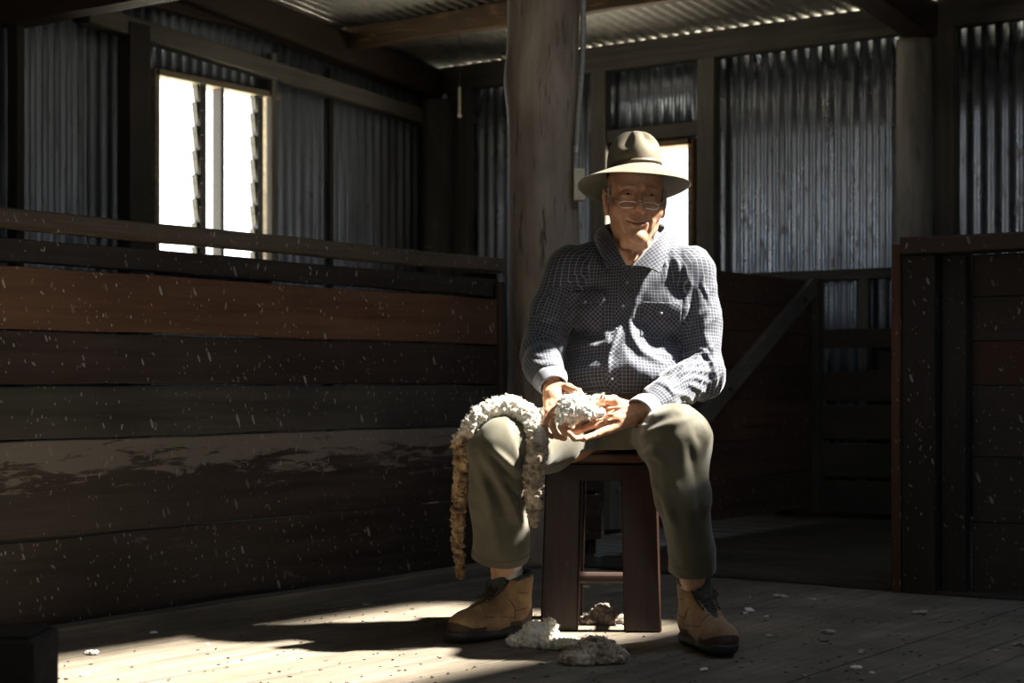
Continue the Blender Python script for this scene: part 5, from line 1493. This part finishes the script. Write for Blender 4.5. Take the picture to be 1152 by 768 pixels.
# scattered scraps of wool
def scrap(seed, r, mat, nm='wool_scrap'):
    rs = np.random.RandomState(seed)
    def f_(s):
        for k in range(5): s.ell((rs.uniform(-1, 1)*r*.9, rs.uniform(-1, 1)*r*.6, r*.22+abs(rs.normal())*r*.12), (r*rs.uniform(.35, .7), r*rs.uniform(.3, .5), r*rs.uniform(.2, .38)), r*.3)
        s.half((0, 0, .0005), (0, 0, -1))
    V, Q = lump(f_, (-r*2.2, -r*1.8, -.005), (r*2.2, r*1.8, r*1.4), r/9, r*.16, 2.6/r, seed)
    fV, fQ = fibres(V, Q, 60, r*.6, .0005, seed)
    return np.concatenate([V, fV]), np.concatenate([Q, fQ+len(V)])
prot = {}
items = [ # px, py, size, material, label
 (845, 688, .026, 'w', 'white scrap of wool on the floor, just right of the right boot'),
 (838, 690, .014, 'w', None), (862, 694, .012, 'w', None), (844, 672, .010, 'g', None),
 (880, 672, .030, 'g', 'greyish flat tuft of wool on the boards near the pen sill'),
 (914, 675, .022, 'g', None), (866, 716, .018, 'g', None), (930, 712, .024, 'g', 'grey-brown fluff of wool lying behind the white piece at lower right'),
 (926, 721, .020, 'd', None), (1036, 690, .030, 'g', 'greyish tuft of wool before the dark pen partition'),
 (1066, 700, .018, 'd', None), (970, 735, .024, 'g', 'grey scrap of wool nearest the lower right, above the white one'),
 (965, 752, .020, 'w', 'white scrap of wool near the bottom edge at lower right'), (980, 757, .012, 'w', None),
 (1121, 733, .018, 'g', None), (1148, 727, .026, 'g', 'pale grey tuft of wool at the right edge of the floor'),
 (791, 754, .014, 'w', 'small white scrap of wool at the bottom, in front of the right boot'), (813, 733, .012, 'w', 'tiny white scrap of wool at the toe of the right boot'),
 (697, 705, .014, 'w', 'small white scrap of wool between the stool legs, before the dark clump'), (719, 700, .012, 'w', None),
 (662, 714, .012, 'g', None), (645, 729, .012, 'w', None), (660, 661, .020, 'w', 'pale scrap of wool behind the stool stretcher'), (684, 658, .012, 'g', None),
 (100, 736, .026, 'w', 'flat pale scrap of wool on the floor near the lower left corner'), (174, 712, .018, 'w', 'small white scrap of wool beside the kerb of the fence'),
 (55, 740, .018, 'g', None), (95, 760, .014, 'w', None), (234, 726, .012, 'w', None), (412, 681, .018, 'g', None), (385, 686, .012, 'g', None), (1010, 715, .012, 'g', None), (1084, 745, .012, 'g', None),
 (905, 760, .010, 'g', None), (1045, 760, .010, 'g', None), (786, 722, .010, 'g', None), (975, 700, .010, 'd', None)]
wm = {'w': M_ww, 'g': wool_mat('grey_scrap', [(.20, .17, .13), (.36, .32, .26), (.5, .46, .4)]), 'd': M_wd}
rr = random.Random(9)
for k, (px, py, r, m, lb) in enumerate(items):
    key = (m, k % 4)
    if key not in prot:
        V_, Q_ = scrap(200+k, .02, wm[m]); me = mesh_fast('wool_scrap', V_, Q_); me.materials.append(wm[m]); me.polygons.foreach_set('use_smooth', [True]*len(me.polygons)); prot[key] = me
    o = bpy.data.objects.new('wool_scrap', prot[key]); C.objects.link(o); g_ = G(px, py); o.location = cw(g_[0], g_[1], 0); sc_ = r/.02*.72
    o.scale = (sc_, sc_, sc_*.8); o.rotation_euler = (0, 0, rr.uniform(0, 6.28))
    tag(o, lb or {'w': 'tiny white scrap of wool lying loose on the floorboards', 'g': 'tiny greyish scrap of wool lying loose on the floorboards', 'd': 'tiny dark scrap of wool lying loose on the floorboards'}[m], 'wool', 'scraps of wool on the floor')
# bits of straw and grit on the boards
b = MB(); rs = random.Random(4)
for k in range(420):
    px = rs.uniform(60, 1150); py = rs.uniform(690, 775) if k % 3 else rs.uniform(662, 700)
    g_ = G(px, py); w_ = cw(g_[0], g_[1], 0)
    if w_[0] < FX+.14 or w_[1] > SILL-.05: continue
    a = rs.uniform(0, PI); l = rs.uniform(.003, .012); q = rs.uniform(.0008, .0022)
    Mx = Matrix.Translation(w_+Vector((0, 0, .0022))) @ Matrix.Rotation(a, 4, 'Z')
    b.box(-l/2, l/2, -q, q, -.001, q, 0, Mx)
tag(b.build('floor_litter', plain('litter', (.09, .065, .045), .8, var=.6)), 'small dark bits of straw and grit strewn over the floorboards', 'litter', kind='stuff')
SUN, SKY, EXPO = 34.0, 3.2, 0.0
# ------------------------------------------------------------------ camera, light
sc = bpy.context.scene
cam = bpy.data.cameras.new('camera'); co = bpy.data.objects.new('camera', cam); C.objects.link(co)
co.location = (0, 0, CH); co.rotation_euler = (PI/2, 0, TH)
cam.sensor_width = 36; cam.lens = 36*F/1152; cam.shift_y = (HZ-384)/1152
cam.dof.use_dof = True; cam.dof.focus_distance = 4.62; cam.dof.aperture_fstop = 4.5
sc.camera = co
# sun: down through the missing roof sheet
EL = math.radians(50); AZ = math.radians(-2)
d = cw(-math.cos(AZ)*math.cos(EL), math.sin(AZ)*math.cos(EL), -math.sin(EL))
sl = bpy.data.lights.new('sun', 'SUN'); so = bpy.data.objects.new('sun', sl); C.objects.link(so)
sl.energy = SUN; sl.angle = math.radians(2.6); sl.color = (1, .93, .82)
so.rotation_euler = Vector(d).to_track_quat('-Z', 'Y').to_euler()
w = bpy.data.worlds.new('sky'); sc.world = w; w.use_nodes = True; nt = w.node_tree; bg = nt.nodes['Background']
tc = nt.nodes.new('ShaderNodeTexCoord'); sp = nt.nodes.new('ShaderNodeSeparateXYZ'); nt.links.new(tc.outputs['Generated'], sp.inputs[0])
rp = nt.nodes.new('ShaderNodeValToRGB'); mr = nt.nodes.new('ShaderNodeMapRange'); nt.links.new(sp.outputs[2], mr.inputs[0]); mr.inputs[1].default_value = -1; mr.inputs[2].default_value = 1
nt.links.new(mr.outputs[0], rp.inputs[0]); nt.links.new(rp.outputs[0], bg.inputs[0]); bg.inputs[1].default_value = SKY
e = rp.color_ramp.elements; e[0].position = .47; e[0].color = (4.8, 4.2, 3.2, 1); e[1].position = .50; e[1].color = (.92, .97, 1.0, 1)
x = e.new(1.0); x.color = (.50, .66, .95, 1)
def portal(loc, rotn, sx, sy):
    l = bpy.data.lights.new('portal', 'AREA'); l.shape = 'RECTANGLE'; l.size = sx; l.size_y = sy; l.cycles.is_portal = True
    o = bpy.data.objects.new('portal', l); C.objects.link(o); o.location = loc; o.rotation_euler = rotn
portal((XL-.12, (WLy0+WLy1)/2, (WLz0+WLz1)/2), (0, -PI/2, 0), WLz1-WLz0, WLy1-WLy0)
portal(((WBx0+WBx1)/2, YB+.12, (WBz0+WBz1)/2), (-PI/2, 0, 0), WBx1-WBx0, WBz1-WBz0)
portal((XR+.08, (DFy0+DFy1)/2, DFz/2), (0, PI/2, 0), DFz, DFy1-DFy0)
portal(((SKx0+SKx1)/2, (SKy0+SKy1)/2, RZ((SKy0+SKy1)/2)+.05), (-.1, 0, 0), SKx1-SKx0, SKy1-SKy0)
v = sc.view_settings; v.view_transform = 'Standard'; v.look = 'None'; v.exposure = EXPO; v.gamma = 1; v.use_curve_mapping = False
